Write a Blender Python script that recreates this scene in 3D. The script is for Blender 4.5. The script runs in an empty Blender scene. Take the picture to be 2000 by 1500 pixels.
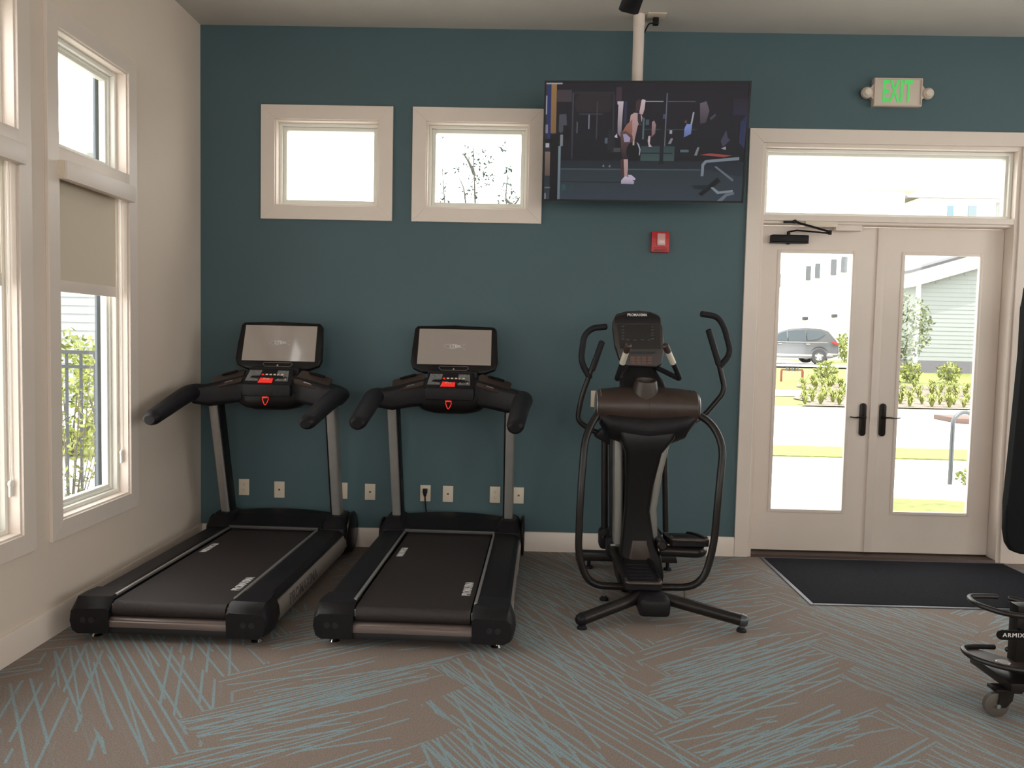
import bpy, bmesh, math, random
from mathutils import Vector, Matrix
random.seed(7)
C = bpy.context.scene.collection
SC = bpy.context.scene
PI = math.pi

# ------------------------------------------------------------------ camera
H = 1.51                      # eye height
F_PX = 1547.8                 # focal length in pixels of the 2000 px wide frame
yaw, pitch, roll = -.0165, -.0576, .0214
cF = Vector((math.sin(yaw)*math.cos(pitch), math.cos(yaw)*math.cos(pitch), math.sin(pitch)))
_r0 = Vector((math.cos(yaw), -math.sin(yaw), 0)); _u0 = _r0.cross(cF)
cR = math.cos(roll)*_r0 + math.sin(roll)*_u0
cU = -math.sin(roll)*_r0 + math.cos(roll)*_u0
cam_d = bpy.data.cameras.new('camera'); cam = bpy.data.objects.new('camera', cam_d); C.objects.link(cam)
cam_d.sensor_width = 36; cam_d.lens = F_PX/2000*36; cam_d.clip_start = .05; cam_d.clip_end = 400
M = Matrix((cR, cU, -cF)).transposed().to_4x4(); M.translation = (0, 0, H)
cam.matrix_world = M
SC.camera = cam

def ray(px, py): return cF + cR*((px-1000)/F_PX) - cU*((py-750)/F_PX)
def at(px, py, Y):            # survey helper: photo point -> place at depth Y
    d = ray(px, py); return Vector((0, 0, H)) + d*(Y/d.y)
def onz(px, py, z=0.):
    d = ray(px, py); return Vector((0, 0, H)) + d*((z-H)/d.z)

# ------------------------------------------------------------------ world, sun, exposure
w = bpy.data.worlds.new('sky'); SC.world = w; w.use_nodes = True
nt = w.node_tree; bg = nt.nodes['Background']
bg.inputs['Color'].default_value = (1, .97, .93, 1); bg.inputs['Strength'].default_value = 3.2
sun_d = bpy.data.lights.new('sun', 'SUN'); sun_d.energy = 4.0; sun_d.angle = .01; sun_d.color = (1, .95, .86)
sun = bpy.data.objects.new('sun', sun_d); C.objects.link(sun)
sun.rotation_euler = Vector((-.10, .28, -1)).to_track_quat('-Z', 'Y').to_euler()
vs = SC.view_settings
vs.view_transform = 'Standard'; vs.look = 'None'; vs.gamma = 1; vs.exposure = 1.02; vs.use_curve_mapping = False
SC.display_settings.display_device = 'sRGB'
cy = SC.cycles
cy.use_denoising = True; cy.max_bounces = 10; cy.diffuse_bounces = 6; cy.glossy_bounces = 3
cy.transparent_max_bounces = 12; cy.sample_clamp_indirect = 6; cy.caustics_reflective = False; cy.caustics_refractive = False

def portal(cx, cy_, cz, sx, sy, direction):
    l = bpy.data.lights.new('window_portal', 'AREA'); l.shape = 'RECTANGLE'; l.size = sx; l.size_y = sy
    l.cycles.is_portal = True
    o = bpy.data.objects.new('window_portal', l); C.objects.link(o); o.location = (cx, cy_, cz)
    o.rotation_euler = Vector(direction).to_track_quat('-Z', 'Z' if abs(direction[2]) < .5 else 'Y').to_euler()

# ------------------------------------------------------------------ materials
def mat(name, col, rough=.5, metal=0., spec=.5, noise=None, bump=None, coat=0., emit=None, es=1.):
    m = bpy.data.materials.new(name); m.use_nodes = True
    n = m.node_tree; p = n.nodes['Principled BSDF']
    p.inputs['Base Color'].default_value = (*col, 1); p.inputs['Roughness'].default_value = rough
    p.inputs['Metallic'].default_value = metal; p.inputs['Specular IOR Level'].default_value = spec
    p.inputs['Coat Weight'].default_value = coat
    if emit: p.inputs['Emission Color'].default_value = (*emit, 1); p.inputs['Emission Strength'].default_value = es
    if noise:
        sc, amt = noise
        tc = n.nodes.new('ShaderNodeTexCoord'); no = n.nodes.new('ShaderNodeTexNoise'); no.inputs['Scale'].default_value = sc
        no.inputs['Detail'].default_value = 5
        n.links.new(tc.outputs['Object'], no.inputs['Vector'])
        mr = n.nodes.new('ShaderNodeMapRange'); mr.inputs['From Min'].default_value = .25; mr.inputs['From Max'].default_value = .75
        mr.inputs['To Min'].default_value = 1-amt; mr.inputs['To Max'].default_value = 1+amt
        n.links.new(no.outputs['Fac'], mr.inputs['Value'])
        mx = n.nodes.new('ShaderNodeVectorMath'); mx.operation = 'SCALE'; mx.inputs[0].default_value = col
        n.links.new(mr.outputs[0], mx.inputs['Scale']); n.links.new(mx.outputs[0], p.inputs['Base Color'])
    if bump:
        sc, st = bump
        tc = n.nodes.new('ShaderNodeTexCoord'); no = n.nodes.new('ShaderNodeTexNoise'); no.inputs['Scale'].default_value = sc
        n.links.new(tc.outputs['Object'], no.inputs['Vector'])
        b = n.nodes.new('ShaderNodeBump'); b.inputs['Strength'].default_value = st; b.inputs['Distance'].default_value = .004
        n.links.new(no.outputs['Fac'], b.inputs['Height']); n.links.new(b.outputs[0], p.inputs['Normal'])
    return m

M_cream = mat('cream_wall_paint', (.73, .62, .53), .75, noise=(1.5, .03), bump=(180, .15))
M_teal = mat('teal_wall_paint', (.062, .112, .128), .6, noise=(1.2, .05), bump=(180, .12))
M_ceil = mat('ceiling_paint', (.63, .585, .54), .9, noise=(2, .03), bump=(120, .2))
M_trim = mat('white_trim_paint', (.77, .67, .60), .4, noise=(6, .02))
M_vinyl = mat('white_window_vinyl', (.80, .78, .72), .35)
M_shade = mat('beige_shade_fabric', (.68, .59, .47), .85, bump=(400, .2))
M_plate = mat('cover_plate_plastic', (.72, .62, .50), .35)
M_slot = mat('dark_slot', (.08, .07, .06), .6)
M_blackp = mat('black_plastic', (.0095, .008, .0095), .45, spec=.22, noise=(30, .15), bump=(250, .25))
M_blackg = mat('black_gloss_plastic', (.0075, .0065, .0065), .32, spec=.22)
M_bar = mat('bronze_grey_bar', (.15, .115, .105), .4, .4)
M_shroud = mat('dark_silver_shroud', (.27, .26, .24), .35, .4)
M_screenf = mat('insect_screen_frame', (.10, .13, .16), .5)
M_rub = mat('black_rubber', (.0105, .009, .0115), .55, spec=.25, noise=(40, .2), bump=(300, .3))
M_belt = mat('running_belt', (.024, .017, .0165), .5, spec=.35, noise=(60, .25), bump=(500, .5))
M_bmetal = mat('black_powder_coated_steel', (.012, .009, .0085), .36, spec=.35, noise=(20, .1))
M_brown = mat('dark_bronze_plastic', (.040, .0235, .018), .42, noise=(12, .2))
M_conso = mat('dark_brown_console', (.026, .017, .0145), .38)
M_silver = mat('silver_painted_steel', (.38, .36, .34), .38, .6, noise=(15, .06))
M_panel = mat('brushed_silver_panel', (.42, .37, .34), .35, .55, noise=(10, .08))
M_strip = mat('aluminium_strip', (.55, .51, .5), .3, .8)
M_pulse = mat('brushed_pulse_steel', (.72, .66, .56), .42, .3)
M_chrome = mat('chrome', (.8, .78, .74), .12, 1)
M_red = mat('glowing_red_plastic', (.75, .03, .02), .4, emit=(1, .03, .015), es=.16)  # faint emission added to brighten the red; these parts are not lamps
M_redbox = mat('fire_alarm_red', (.55, .012, .02), .35)
M_white = mat('white_print', (.72, .70, .68), .5)
M_dkprint = mat('dark_print', (.12, .10, .10), .5)
M_keyd = mat('dim_key', (.035, .034, .036), .4)
M_grey = mat('grey_keypad', (.15, .15, .15), .5, noise=(90, .5))
M_tread_scr = mat('lit_console_display', (.03, .03, .03), .08, emit=(.26, .205, .165), es=.34, coat=.5)
M_display_off = mat('dark_display', (.006, .006, .008), .1, coat=.5)
M_handle = mat('oil_rubbed_bronze', (.02, .014, .012), .35, .4)
M_mat = mat('entrance_mat_pile', (.0105, .0105, .015), .95, spec=.15, noise=(160, .5), bump=(300, .8))
M_mated = mat('mat_rubber_edge', (.10, .10, .12), .5)
M_thr = mat('bronze_threshold', (.055, .03, .022), .45, .3)
M_exit = mat('exit_sign_plastic', (.62, .52, .44), .45)
M_exitg = mat('exit_green', (.08, .55, .12), .5, emit=(.05, .6, .10), es=.22)
M_lens = mat('ribbed_lamp_lens', (.70, .62, .52), .2, noise=(150, .25))
M_wheel = mat('grey_caster_rubber', (.09, .075, .065), .5)
M_pad = mat('black_vinyl_upholstery', (.006, .006, .007), .7, spec=.15)
M_dark = mat('near_black', (.008, .008, .009), .5)
# outside
M_conc = mat('pale_concrete', (.55, .54, .51), .9, noise=(1.2, .06))  # plain pale concrete with slight tone noise
M_grass = mat('lawn_grass', (.125, .142, .034), .95, noise=(9, .4))
M_mulch = mat('bark_mulch', (.14, .11, .09), .95, noise=(14, .4))
M_leafy = mat('yellow_green_leaf', (.165, .19, .035), .7, noise=(6, .35))
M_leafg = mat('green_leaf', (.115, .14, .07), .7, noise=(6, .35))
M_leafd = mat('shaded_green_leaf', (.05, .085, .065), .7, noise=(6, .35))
M_bark = mat('grey_bark', (.10, .09, .08), .8)
M_siding = mat('pale_blue_grey_siding', (.20, .215, .215), .8)
M_whouse = mat('white_house_wall', (.75, .74, .72), .8)
M_roof = mat('shingle_roof', (.42, .36, .35), .9, noise=(3, .2))
M_hwin = mat('house_window_glass', (.06, .075, .09), .2)
M_galv = mat('galvanised_pipe', (.075, .08, .088), .35, .5)
M_fence = mat('black_fence_paint', (.02, .024, .03), .5)
M_car = mat('grey_car_paint', (.10, .103, .112), .3, .3, coat=.4)
M_carg = mat('tinted_car_glass', (.02, .032, .04), .1)
M_tyre = mat('tyre_rubber', (.03, .03, .035), .8)
M_rust = mat('red_brown_steel', (.16, .035, .02), .7)
M_curb = mat('brown_stained_curb', (.09, .055, .045), .8)
M_flower = mat('pink_blossom', (.30, .06, .08), .7)

def mat_glass():
    m = bpy.data.materials.new('clear_window_glass'); m.use_nodes = True; n = m.node_tree; n.nodes.clear()
    o = n.nodes.new('ShaderNodeOutputMaterial'); mx = n.nodes.new('ShaderNodeMixShader')
    t = n.nodes.new('ShaderNodeBsdfTransparent'); t.inputs[0].default_value = (.93, .95, .95, 1)
    g = n.nodes.new('ShaderNodeBsdfGlossy'); g.inputs['Roughness'].default_value = .02
    lw = n.nodes.new('ShaderNodeLayerWeight'); lw.inputs['Blend'].default_value = .5      # Schlick reflectance, the same from both sides of the pane
    pw = n.nodes.new('ShaderNodeMath'); pw.operation = 'POWER'; pw.inputs[1].default_value = 5; n.links.new(lw.outputs['Facing'], pw.inputs[0])
    f = n.nodes.new('ShaderNodeMath'); f.operation = 'MULTIPLY_ADD'; f.inputs[1].default_value = .9; f.inputs[2].default_value = .03; n.links.new(pw.outputs[0], f.inputs[0])
    n.links.new(f.outputs[0], mx.inputs[0]); n.links.new(t.outputs[0], mx.inputs[1]); n.links.new(g.outputs[0], mx.inputs[2])
    n.links.new(mx.outputs[0], o.inputs[0]); return m
M_glass = mat_glass()

def mat_attr_emit():
    m = bpy.data.materials.new('television_picture'); m.use_nodes = True; n = m.node_tree
    p = n.nodes['Principled BSDF']; p.inputs['Base Color'].default_value = (.01, .01, .012, 1); p.inputs['Roughness'].default_value = .35; p.inputs['Specular IOR Level'].default_value = .15
    a = n.nodes.new('ShaderNodeVertexColor'); a.layer_name = 'Col'
    n.links.new(a.outputs[0], p.inputs['Emission Color']); p.inputs['Emission Strength'].default_value = .42
    return m
M_tv = mat_attr_emit()

def mat_carpet():
    m = bpy.data.materials.new('patterned_carpet'); m.use_nodes = True; n = m.node_tree; L = n.links
    p = n.nodes['Principled BSDF']; p.inputs['Roughness'].default_value = .97; p.inputs['Specular IOR Level'].default_value = .1
    def N(t, **k):
        x = n.nodes.new(t)
        for a, b in k.items(): setattr(x, a, b)
        return x
    def math_(op, a, b=None, c=None):
        x = N('ShaderNodeMath', operation=op)
        for i, v in enumerate((a, b, c)):
            if v is None: continue
            if isinstance(v, (int, float)): x.inputs[i].default_value = v
            else: L.new(v, x.inputs[i])
        return x.outputs[0]
    uv = N('ShaderNodeUVMap', uv_map='UVMap'); sp = N('ShaderNodeSeparateXYZ'); L.new(uv.outputs[0], sp.inputs[0])
    U0, V0 = sp.outputs[0], sp.outputs[1]
    at_ = N('ShaderNodeUVMap', uv_map='Plank'); s2 = N('ShaderNodeSeparateXYZ'); L.new(at_.outputs[0], s2.inputs[0])
    seed, dens = s2.outputs[0], s2.outputs[1]
    def lines(ang, spacing, width, thr_base, off, bunch, dens_amp, amax, bmin):
        c, s = math.cos(ang), math.sin(ang)
        u = math_('ADD', math_('MULTIPLY', U0, c), math_('MULTIPLY', V0, s))
        v = math_('SUBTRACT', math_('MULTIPLY', V0, c), math_('MULTIPLY', U0, s))
        vs_ = math_('ADD', math_('DIVIDE', v, spacing), off)
        i = math_('FLOOR', vs_); fr = math_('SUBTRACT', vs_, i)
        cmb = N('ShaderNodeCombineXYZ'); L.new(i, cmb.inputs[0]); L.new(seed, cmb.inputs[1]); cmb.inputs[2].default_value = off
        wn = N('ShaderNodeTexWhiteNoise', noise_dimensions='3D'); L.new(cmb.outputs[0], wn.inputs['Vector'])
        sc = N('ShaderNodeSeparateXYZ'); L.new(wn.outputs['Color'], sc.inputs[0])
        r1, r2, r3 = sc.outputs
        # jittered centre of the line, distance to it
        ctr = math_('ADD', math_('MULTIPLY', r3, .5), .25)
        d = math_('MULTIPLY', math_('ABSOLUTE', math_('SUBTRACT', fr, ctr)), spacing)
        ln = N('ShaderNodeMapRange'); L.new(d, ln.inputs['Value'])
        ln.inputs['From Min'].default_value = width*.5-.0015; ln.inputs['From Max'].default_value = width*.5+.002
        ln.inputs['To Min'].default_value = 1; ln.inputs['To Max'].default_value = 0
        # where along the plank the line starts and stops
        a = math_('SUBTRACT', math_('MULTIPLY', math_('MULTIPLY', r2, r2), amax), .12)
        b = math_('ADD', a, math_('ADD', math_('MULTIPLY', r1, 1.1), bmin))
        inn = math_('MULTIPLY', math_('GREATER_THAN', u, a), math_('LESS_THAN', u, b))
        cm2 = N('ShaderNodeCombineXYZ'); L.new(math_('FLOOR', math_('DIVIDE', i, bunch)), cm2.inputs[0]); L.new(seed, cm2.inputs[1]); cm2.inputs[2].default_value = off+50
        w2 = N('ShaderNodeTexWhiteNoise', noise_dimensions='3D'); L.new(cm2.outputs[0], w2.inputs['Vector'])
        on = math_('LESS_THAN', wn.outputs['Value'], math_('ADD', math_('MULTIPLY', w2.outputs['Value'], dens_amp), thr_base))
        return math_('MULTIPLY', math_('MULTIPLY', ln.outputs[0], inn), on)
    l1 = lines(math.radians(-8), .040, .0100, .25, 3.1, 5, .95, .45, .75)
    l2 = lines(math.radians(-25), .078, .0105, .62, 9.7, 4, .5, .6, .55)
    l3 = lines(math.radians(-12), .021, .0075, -.55, 17.3, 10, 1.4, .5, .6)
    tot = math_('MAXIMUM', math_('MAXIMUM', l1, l2), l3)
    # fine speckle of the yarn
    tc = N('ShaderNodeTexCoord')
    no = N('ShaderNodeTexNoise'); no.inputs['Scale'].default_value = 170; no.inputs['Detail'].default_value = 3; L.new(tc.outputs['Object'], no.inputs['Vector'])
    n2 = N('ShaderNodeTexNoise'); n2.inputs['Scale'].default_value = 2.2; L.new(tc.outputs['Object'], n2.inputs['Vector'])
    base = N('ShaderNodeMix', data_type='RGBA'); L.new(n2.outputs['Fac'], base.inputs[0])
    base.inputs[6].default_value = (.235, .180, .150, 1); base.inputs[7].default_value = (.240, .200, .178, 1)
    colm = N('ShaderNodeMix', data_type='RGBA'); L.new(math_('MULTIPLY', tot, .92), colm.inputs[0])
    L.new(base.outputs[2], colm.inputs[6]); colm.inputs[7].default_value = (.225, .325, .36, 1)
    k = N('ShaderNodeMapRange'); L.new(no.outputs['Fac'], k.inputs['Value'])
    k.inputs['From Min'].default_value = .3; k.inputs['From Max'].default_value = .7; k.inputs['To Min'].default_value = .78; k.inputs['To Max'].default_value = 1.22
    sc = N('ShaderNodeVectorMath', operation='SCALE'); L.new(colm.outputs[2], sc.inputs[0]); L.new(k.outputs[0], sc.inputs['Scale'])
    L.new(sc.outputs[0], p.inputs['Base Color'])
    b = N('ShaderNodeBump'); b.inputs['Strength'].default_value = .5; b.inputs['Distance'].default_value = .004
    L.new(no.outputs['Fac'], b.inputs['Height']); L.new(b.outputs[0], p.inputs['Normal'])
    return m
M_carpet = mat_carpet()

# ------------------------------------------------------------------ mesh helpers
def BM(): return bmesh.new()
def add_faces(bm, verts, faces, M=None):
    vv = [bm.verts.new(M @ Vector(v) if M else v) for v in verts]
    for f in faces:
        try: bm.faces.new([vv[i] for i in f])
        except ValueError: pass
    return vv
def box(bm, x0, x1, y0, y1, z0, z1, bevel=0., M=None, seg=2):
    v = [(x, y, z) for z in (z0, z1) for y in (y0, y1) for x in (x0, x1)]
    vv = add_faces(bm, v, [(0, 2, 3, 1), (4, 5, 7, 6), (0, 1, 5, 4), (2, 6, 7, 3), (0, 4, 6, 2), (1, 3, 7, 5)], M)
    if bevel:
        es = list({e for a in vv for e in a.link_edges})
        bmesh.ops.bevel(bm, geom=es, offset=bevel, segments=seg, profile=.6, affect='EDGES', clamp_overlap=True)
def prism(bm, poly, axis, d0, d1, bevel=0., M=None, seg=2):
    """poly: 2D outline; axis 'x': poly is (y,z); 'y': (x,z); 'z': (x,y)"""
    def P(a, b, d): return {'x': (d, a, b), 'y': (a, d, b), 'z': (a, b, d)}[axis]
    n = len(poly); v = [P(a, b, d0) for a, b in poly] + [P(a, b, d1) for a, b in poly]
    f = [tuple(range(n)), tuple(range(2*n-1, n-1, -1))] + [(i, i+n, (i+1) % n+n, (i+1) % n) for i in range(n)]
    vv = add_faces(bm, v, f, M)
    if bevel:
        es = [e for e in {e for a in vv for e in a.link_edges}]
        bmesh.ops.bevel(bm, geom=es, offset=bevel, segments=seg, profile=.6, affect='EDGES', clamp_overlap=True)
def loft(bm, rings, closed=True, caps=True, M=None):
    n = len(rings[0]); v = [p for r in rings for p in r]; f = []
    for i in range(len(rings)-1):
        for j in range(n if closed else n-1):
            k = (j+1) % n; f.append((i*n+j, i*n+k, (i+1)*n+k, (i+1)*n+j))
    if caps: f += [tuple(range(n-1, -1, -1)), tuple(range((len(rings)-1)*n, len(rings)*n))]
    return add_faces(bm, v, f, M)
def spline(pts, sub=6):
    """Catmull-Rom through pts (each point any tuple)"""
    out = []; n = len(pts)
    for i in range(n-1):
        p0, p1, p2, p3 = pts[max(i-1, 0)], pts[i], pts[i+1], pts[min(i+2, n-1)]
        for s in range(sub):
            t = s/sub
            out.append(tuple(.5*((2*b)+(-a+c)*t+(2*a-5*b+4*c-d)*t*t+(-a+3*b-3*c+d)*t**3) for a, b, c, d in zip(p0, p1, p2, p3)))
    out.append(tuple(pts[-1])); return out
def fillet(pts, r, n=5):
    """round the corners of a 3D polyline"""
    pts = [Vector(p) for p in pts]; out = [pts[0]]
    for a, b, c in zip(pts, pts[1:], pts[2:]):
        u, v = (a-b), (c-b); d = min(r, u.length*.48, v.length*.48); u.normalize(); v.normalize()
        p, q = b+u*d, b+v*d
        for i in range(n+1):
            t = i/n; out.append((1-t)**2*p + 2*t*(1-t)*b + t*t*q)
    out.append(pts[-1]); return out
def tube(bm, pts, r, seg=12, closed=False, round_end=True, M=None, squash=1.):
    pts = [Vector(p) for p in pts]; n = len(pts)
    rs = r if isinstance(r, (list, tuple)) else [r]*n
    tang = []
    for i in range(n):
        a = pts[i-1] if (i or closed) else pts[0]; b = pts[(i+1) % n] if (i < n-1 or closed) else pts[-1]
        tang.append((b-a).normalized())
    up = Vector((0, 0, 1)) if abs(tang[0].z) < .9 else Vector((0, 1, 0))
    nrm = tang[0].cross(up).normalized(); rings = []
    def ring(c, t, nr, rr):
        b = t.cross(nr)
        return [c + nr*math.cos(2*PI*k/seg)*rr + b*math.sin(2*PI*k/seg)*rr*squash for k in range(seg)]
    for i in range(n):
        if i: nrm = (nrm - tang[i]*nrm.dot(tang[i])).normalized()
        if i == 0 and not closed and round_end:
            rings.append(ring(pts[0]-tang[0]*rs[0]*.35, tang[0], nrm, rs[0]*.65))
        rings.append(ring(pts[i], tang[i], nrm, rs[i]))
        if i == n-1 and not closed and round_end:
            rings.append(ring(pts[-1]+tang[-1]*rs[-1]*.35, tang[-1], nrm, rs[-1]*.65))
    if closed:
        rings.append(rings[0]); loft(bm, rings, caps=False, M=M); bmesh.ops.remove_doubles(bm, verts=bm.verts, dist=1e-5)
    else: loft(bm, rings, M=M)
def cyl(bm, p0, p1, r, seg=16, r2=None, M=None):
    tube(bm, [p0, p1], [r, r if r2 is None else r2], seg, round_end=False, M=M)
def lathe(bm, prof, c=(0, 0, 0), axis='z', seg=20, M=None, caps=True):
    rings = []
    for rr, h in prof:
        ring = []
        for k in range(seg):
            a = 2*PI*k/seg; x, y = rr*math.cos(a), rr*math.sin(a)
            p = {'z': (x, y, h), 'x': (h, x, y), 'y': (y, h, x)}[axis]
            ring.append((p[0]+c[0], p[1]+c[1], p[2]+c[2]))
        rings.append(ring)
    loft(bm, rings, M=M, caps=caps)
def rrect(w, h, r, n=4, cx=0, cy_=0):
    out = []
    for sx, sy, a0 in ((1, 1, 0), (-1, 1, PI/2), (-1, -1, PI), (1, -1, 1.5*PI)):
        for k in range(n+1):
            a = a0+PI/2*k/n; out.append((cx+sx*(w/2-r)+r*math.cos(a), cy_+sy*(h/2-r)+r*math.sin(a)))
    return out

def obj(name, bm, m, parent=None, smooth=35, **tags):
    bmesh.ops.recalc_face_normals(bm, faces=bm.faces)
    if smooth:
        lim = math.radians(smooth)
        for f in bm.faces: f.smooth = True
        for e in bm.edges:
            if len(e.link_faces) == 2 and e.calc_face_angle(0) > lim: e.smooth = False
    me = bpy.data.meshes.new(name); bm.to_mesh(me); bm.free()
    me.materials.append(m)
    o = bpy.data.objects.new(name, me); C.objects.link(o)
    if parent: o.parent = parent
    for k, v in tags.items(): o[k] = v
    return o
def thing(name, label, cat, loc=(0, 0, 0), rz=0, group=None, rot=None):
    o = bpy.data.objects.new(name, None); o.empty_display_size = .1; C.objects.link(o)
    o.location = loc; o.rotation_euler = rot or (0, 0, rz)
    o['label'] = label; o['category'] = cat
    if group: o['group'] = group
    return o
def struct(name, bm, m, parent=None, smooth=35):
    o = obj(name, bm, m, parent, smooth)
    if not parent: o['kind'] = 'structure'
    return o
def structe(name, loc=(0, 0, 0)):
    o = bpy.data.objects.new(name, None); o.empty_display_size = .1; C.objects.link(o); o.location = loc; o['kind'] = 'structure'; return o
def copy_tree(o, parent=None):
    c = o.copy(); C.objects.link(c)
    if parent: c.parent = parent
    for ch in list(o.children): copy_tree(ch, c)
    return c
def text_bm(s, size, depth=.0006, M=None, squeeze=1., bold=0., space=1.):
    cu = bpy.data.curves.new('lettering', 'FONT'); cu.body = s; cu.size = size; cu.extrude = depth; cu.offset = bold; cu.space_character = space
    cu.align_x = 'CENTER'; cu.align_y = 'CENTER'; cu.resolution_u = 2
    o = bpy.data.objects.new('lettering', cu); C.objects.link(o)
    dg = bpy.context.evaluated_depsgraph_get(); me = bpy.data.meshes.new_from_object(o.evaluated_get(dg))
    bm = bmesh.new(); bm.from_mesh(me)
    T = Matrix.Diagonal((squeeze, 1, 1, 1)); bm.transform((M @ T) if M else T)
    bpy.data.objects.remove(o); bpy.data.curves.remove(cu); bpy.data.meshes.remove(me)
    return bm
def frame_mat(o, xdir, ydir):
    x = Vector(xdir).normalized(); z = x.cross(Vector(ydir)).normalized(); y = z.cross(x)
    m = Matrix((x, y, z)).transposed().to_4x4(); m.translation = o; return m

# ------------------------------------------------------------------ room
XL, XR, YB, YR, ZC = -2.302, 5.6, 5.578, -4.6, 3.63
T = .16
def wall(name, m, axis, c0, c1, a0, a1, z0, z1, holes):
    """slab with rectangular holes. axis 'x': slab between x=c0..c1 running in y (a)."""
    bm = BM(); A = sorted({a0, a1, *[h[0] for h in holes], *[h[1] for h in holes]}); Z = sorted({z0, z1, *[h[2] for h in holes], *[h[3] for h in holes]})
    for i in range(len(A)-1):
        for j in range(len(Z)-1):
            am, zm = (A[i]+A[i+1])/2, (Z[j]+Z[j+1])/2
            if any(h[0] < am < h[1] and h[2] < zm < h[3] for h in holes): continue
            if axis == 'x': box(bm, c0, c1, A[i], A[i+1], Z[j], Z[j+1])
            else: box(bm, A[i], A[i+1], c0, c1, Z[j], Z[j+1])
    bmesh.ops.remove_doubles(bm, verts=bm.verts, dist=1e-5)
    seen = {}
    for f in list(bm.faces):
        k = tuple(round(x, 4) for x in f.calc_center_median())
        if k in seen: bm.faces.remove(f); bm.faces.remove(seen.pop(k)) if seen.get(k) else None
        else: seen[k] = f
    return struct(name, bm, m, smooth=None)
LW = [(3.86, 4.55), (2.87, 3.56), (1.88, 2.57), (.89, 1.58), (-1.6, -.91), (-2.59, -1.9)]     # tall windows of the left wall
LZ = (.555, 2.965)
BW = [(-1.78, -1.045), (-.725, -.005)]    # small windows of the back wall
BZ = (2.40, 3.00)
DX = (1.597, 3.375); DZ = 2.895
wall('wall_left', M_cream, 'x', XL-T, XL, YR-T, YB+T, -.05, ZC, [(a, b, *LZ) for a, b in LW])
wall('wall_back', M_teal, 'y', YB, YB+T, XL, XR+T, -.05, ZC, [(a, b, *BZ) for a, b in BW] + [(DX[0], DX[1], -.05, DZ)])
RW = [(3.0, 4.2), (1.2, 2.4), (-1.2, 0.0), (-3.2, -2.0)]  # unseen right-wall windows, sills raised so daylight favours the upper walls
wall('wall_right', M_cream, 'x', XR, XR+T, YR-T, YB, -.05, ZC, [(a, b, 1.2, 3.3) for a, b in RW])
QW = [(-1.6, .2), (1.0, 2.8), (3.4, 5.0)]  # unseen rear windows, set high to leave the lower back wall darker
wall('wall_rear', M_cream, 'y', YR-T, YR, XL, XR, -.05, ZC, [(a, b, 1.2, 3.3) for a, b in QW])
bm = BM(); box(bm, XL-T-.25, XR+T+.25, YR-T-.25, YB+T+.25, ZC, ZC+.25); struct('ceiling', bm, M_ceil, smooth=None)

# carpet: herringbone planks, one mesh, each plank with its own pattern coordinates
def clip(poly, ax, lim, sgn):
    out = []
    for i in range(len(poly)):
        a, b = poly[i], poly[(i+1) % len(poly)]
        da, db = sgn*(a[ax]-lim), sgn*(b[ax]-lim)
        if da <= 0: out.append(a)
        if (da < 0 < db) or (db < 0 < da):
            t = da/(da-db); out.append(tuple(a[k]+(b[k]-a[k])*t for k in (0, 1)))
    return out
bm = BM(); uvl = bm.loops.layers.uv.new('UVMap'); pl = bm.loops.layers.uv.new('Plank')
Lp, Wp = 1.30, .26; c45 = math.sqrt(.5); ox, oy = -1.14, 3.17
def w2p(x, y): x -= ox; y -= oy; return ((x+y)*c45, (y-x)*c45)
def p2w(a, b): return ((a-b)*c45+ox, (a+b)*c45+oy)
rr = random.Random(11)
for vi in range(-7, 9):
    for k in range(-44, 45):
        a0, b0 = k*Wp+vi*Lp, k*Wp-vi*Lp
        for kind in (0, 1):
            if kind == 0: rect = [(a0, b0), (a0+Lp, b0), (a0+Lp, b0+Wp), (a0, b0+Wp)]; org, du, dv = (a0, b0), (1, 0), (0, 1)
            else: rect = [(a0+Lp, b0+Wp-Lp), (a0+Lp+Wp, b0+Wp-Lp), (a0+Lp+Wp, b0+Wp), (a0+Lp, b0+Wp)]; org, du, dv = (a0+Lp, b0+Wp), (0, -1), (1, 0)
            poly = [p2w(*p) for p in rect]
            if not any(-3.6 < x < 7 and -6 < y < 7 for x, y in poly): continue
            # the planks of one column share one run of lines, as in the woven pattern
            sd = (vi*101+kind*53) % 997
            rs = random.Random(sd); dens = rs.uniform(.12, .62)
            koff = (k if kind == 0 else k)*Wp
            for ax, lim, sg in ((0, XL-.01, -1), (0, XR+.01, 1), (1, YR-.01, -1), (1, YB+.06, 1)):
                if poly: poly = clip(poly, ax, lim, sg)
            if len(poly) < 3: continue
            f = bm.faces.new([bm.verts.new((x, y, 0)) for x, y in poly])
            for lp in f.loops:
                a, b = w2p(lp.vert.co.x, lp.vert.co.y); da, db = a-org[0], b-org[1]
                lp[uvl].uv = (da*du[0]+db*du[1], da*dv[0]+db*dv[1]+(k*Wp if kind == 0 else -k*Wp*0+k*Wp))
                lp[pl].uv = (sd*.731, dens)
fl = obj('floor', bm, M_carpet, smooth=None); fl['kind'] = 'structure'
for f in fl.data.polygons:
    pass
bm = BM(); box(bm, XL-T, XR+T, YR-T, YB+T, -.30, -.004); struct('floor_slab', bm, M_conc, smooth=None)

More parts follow.
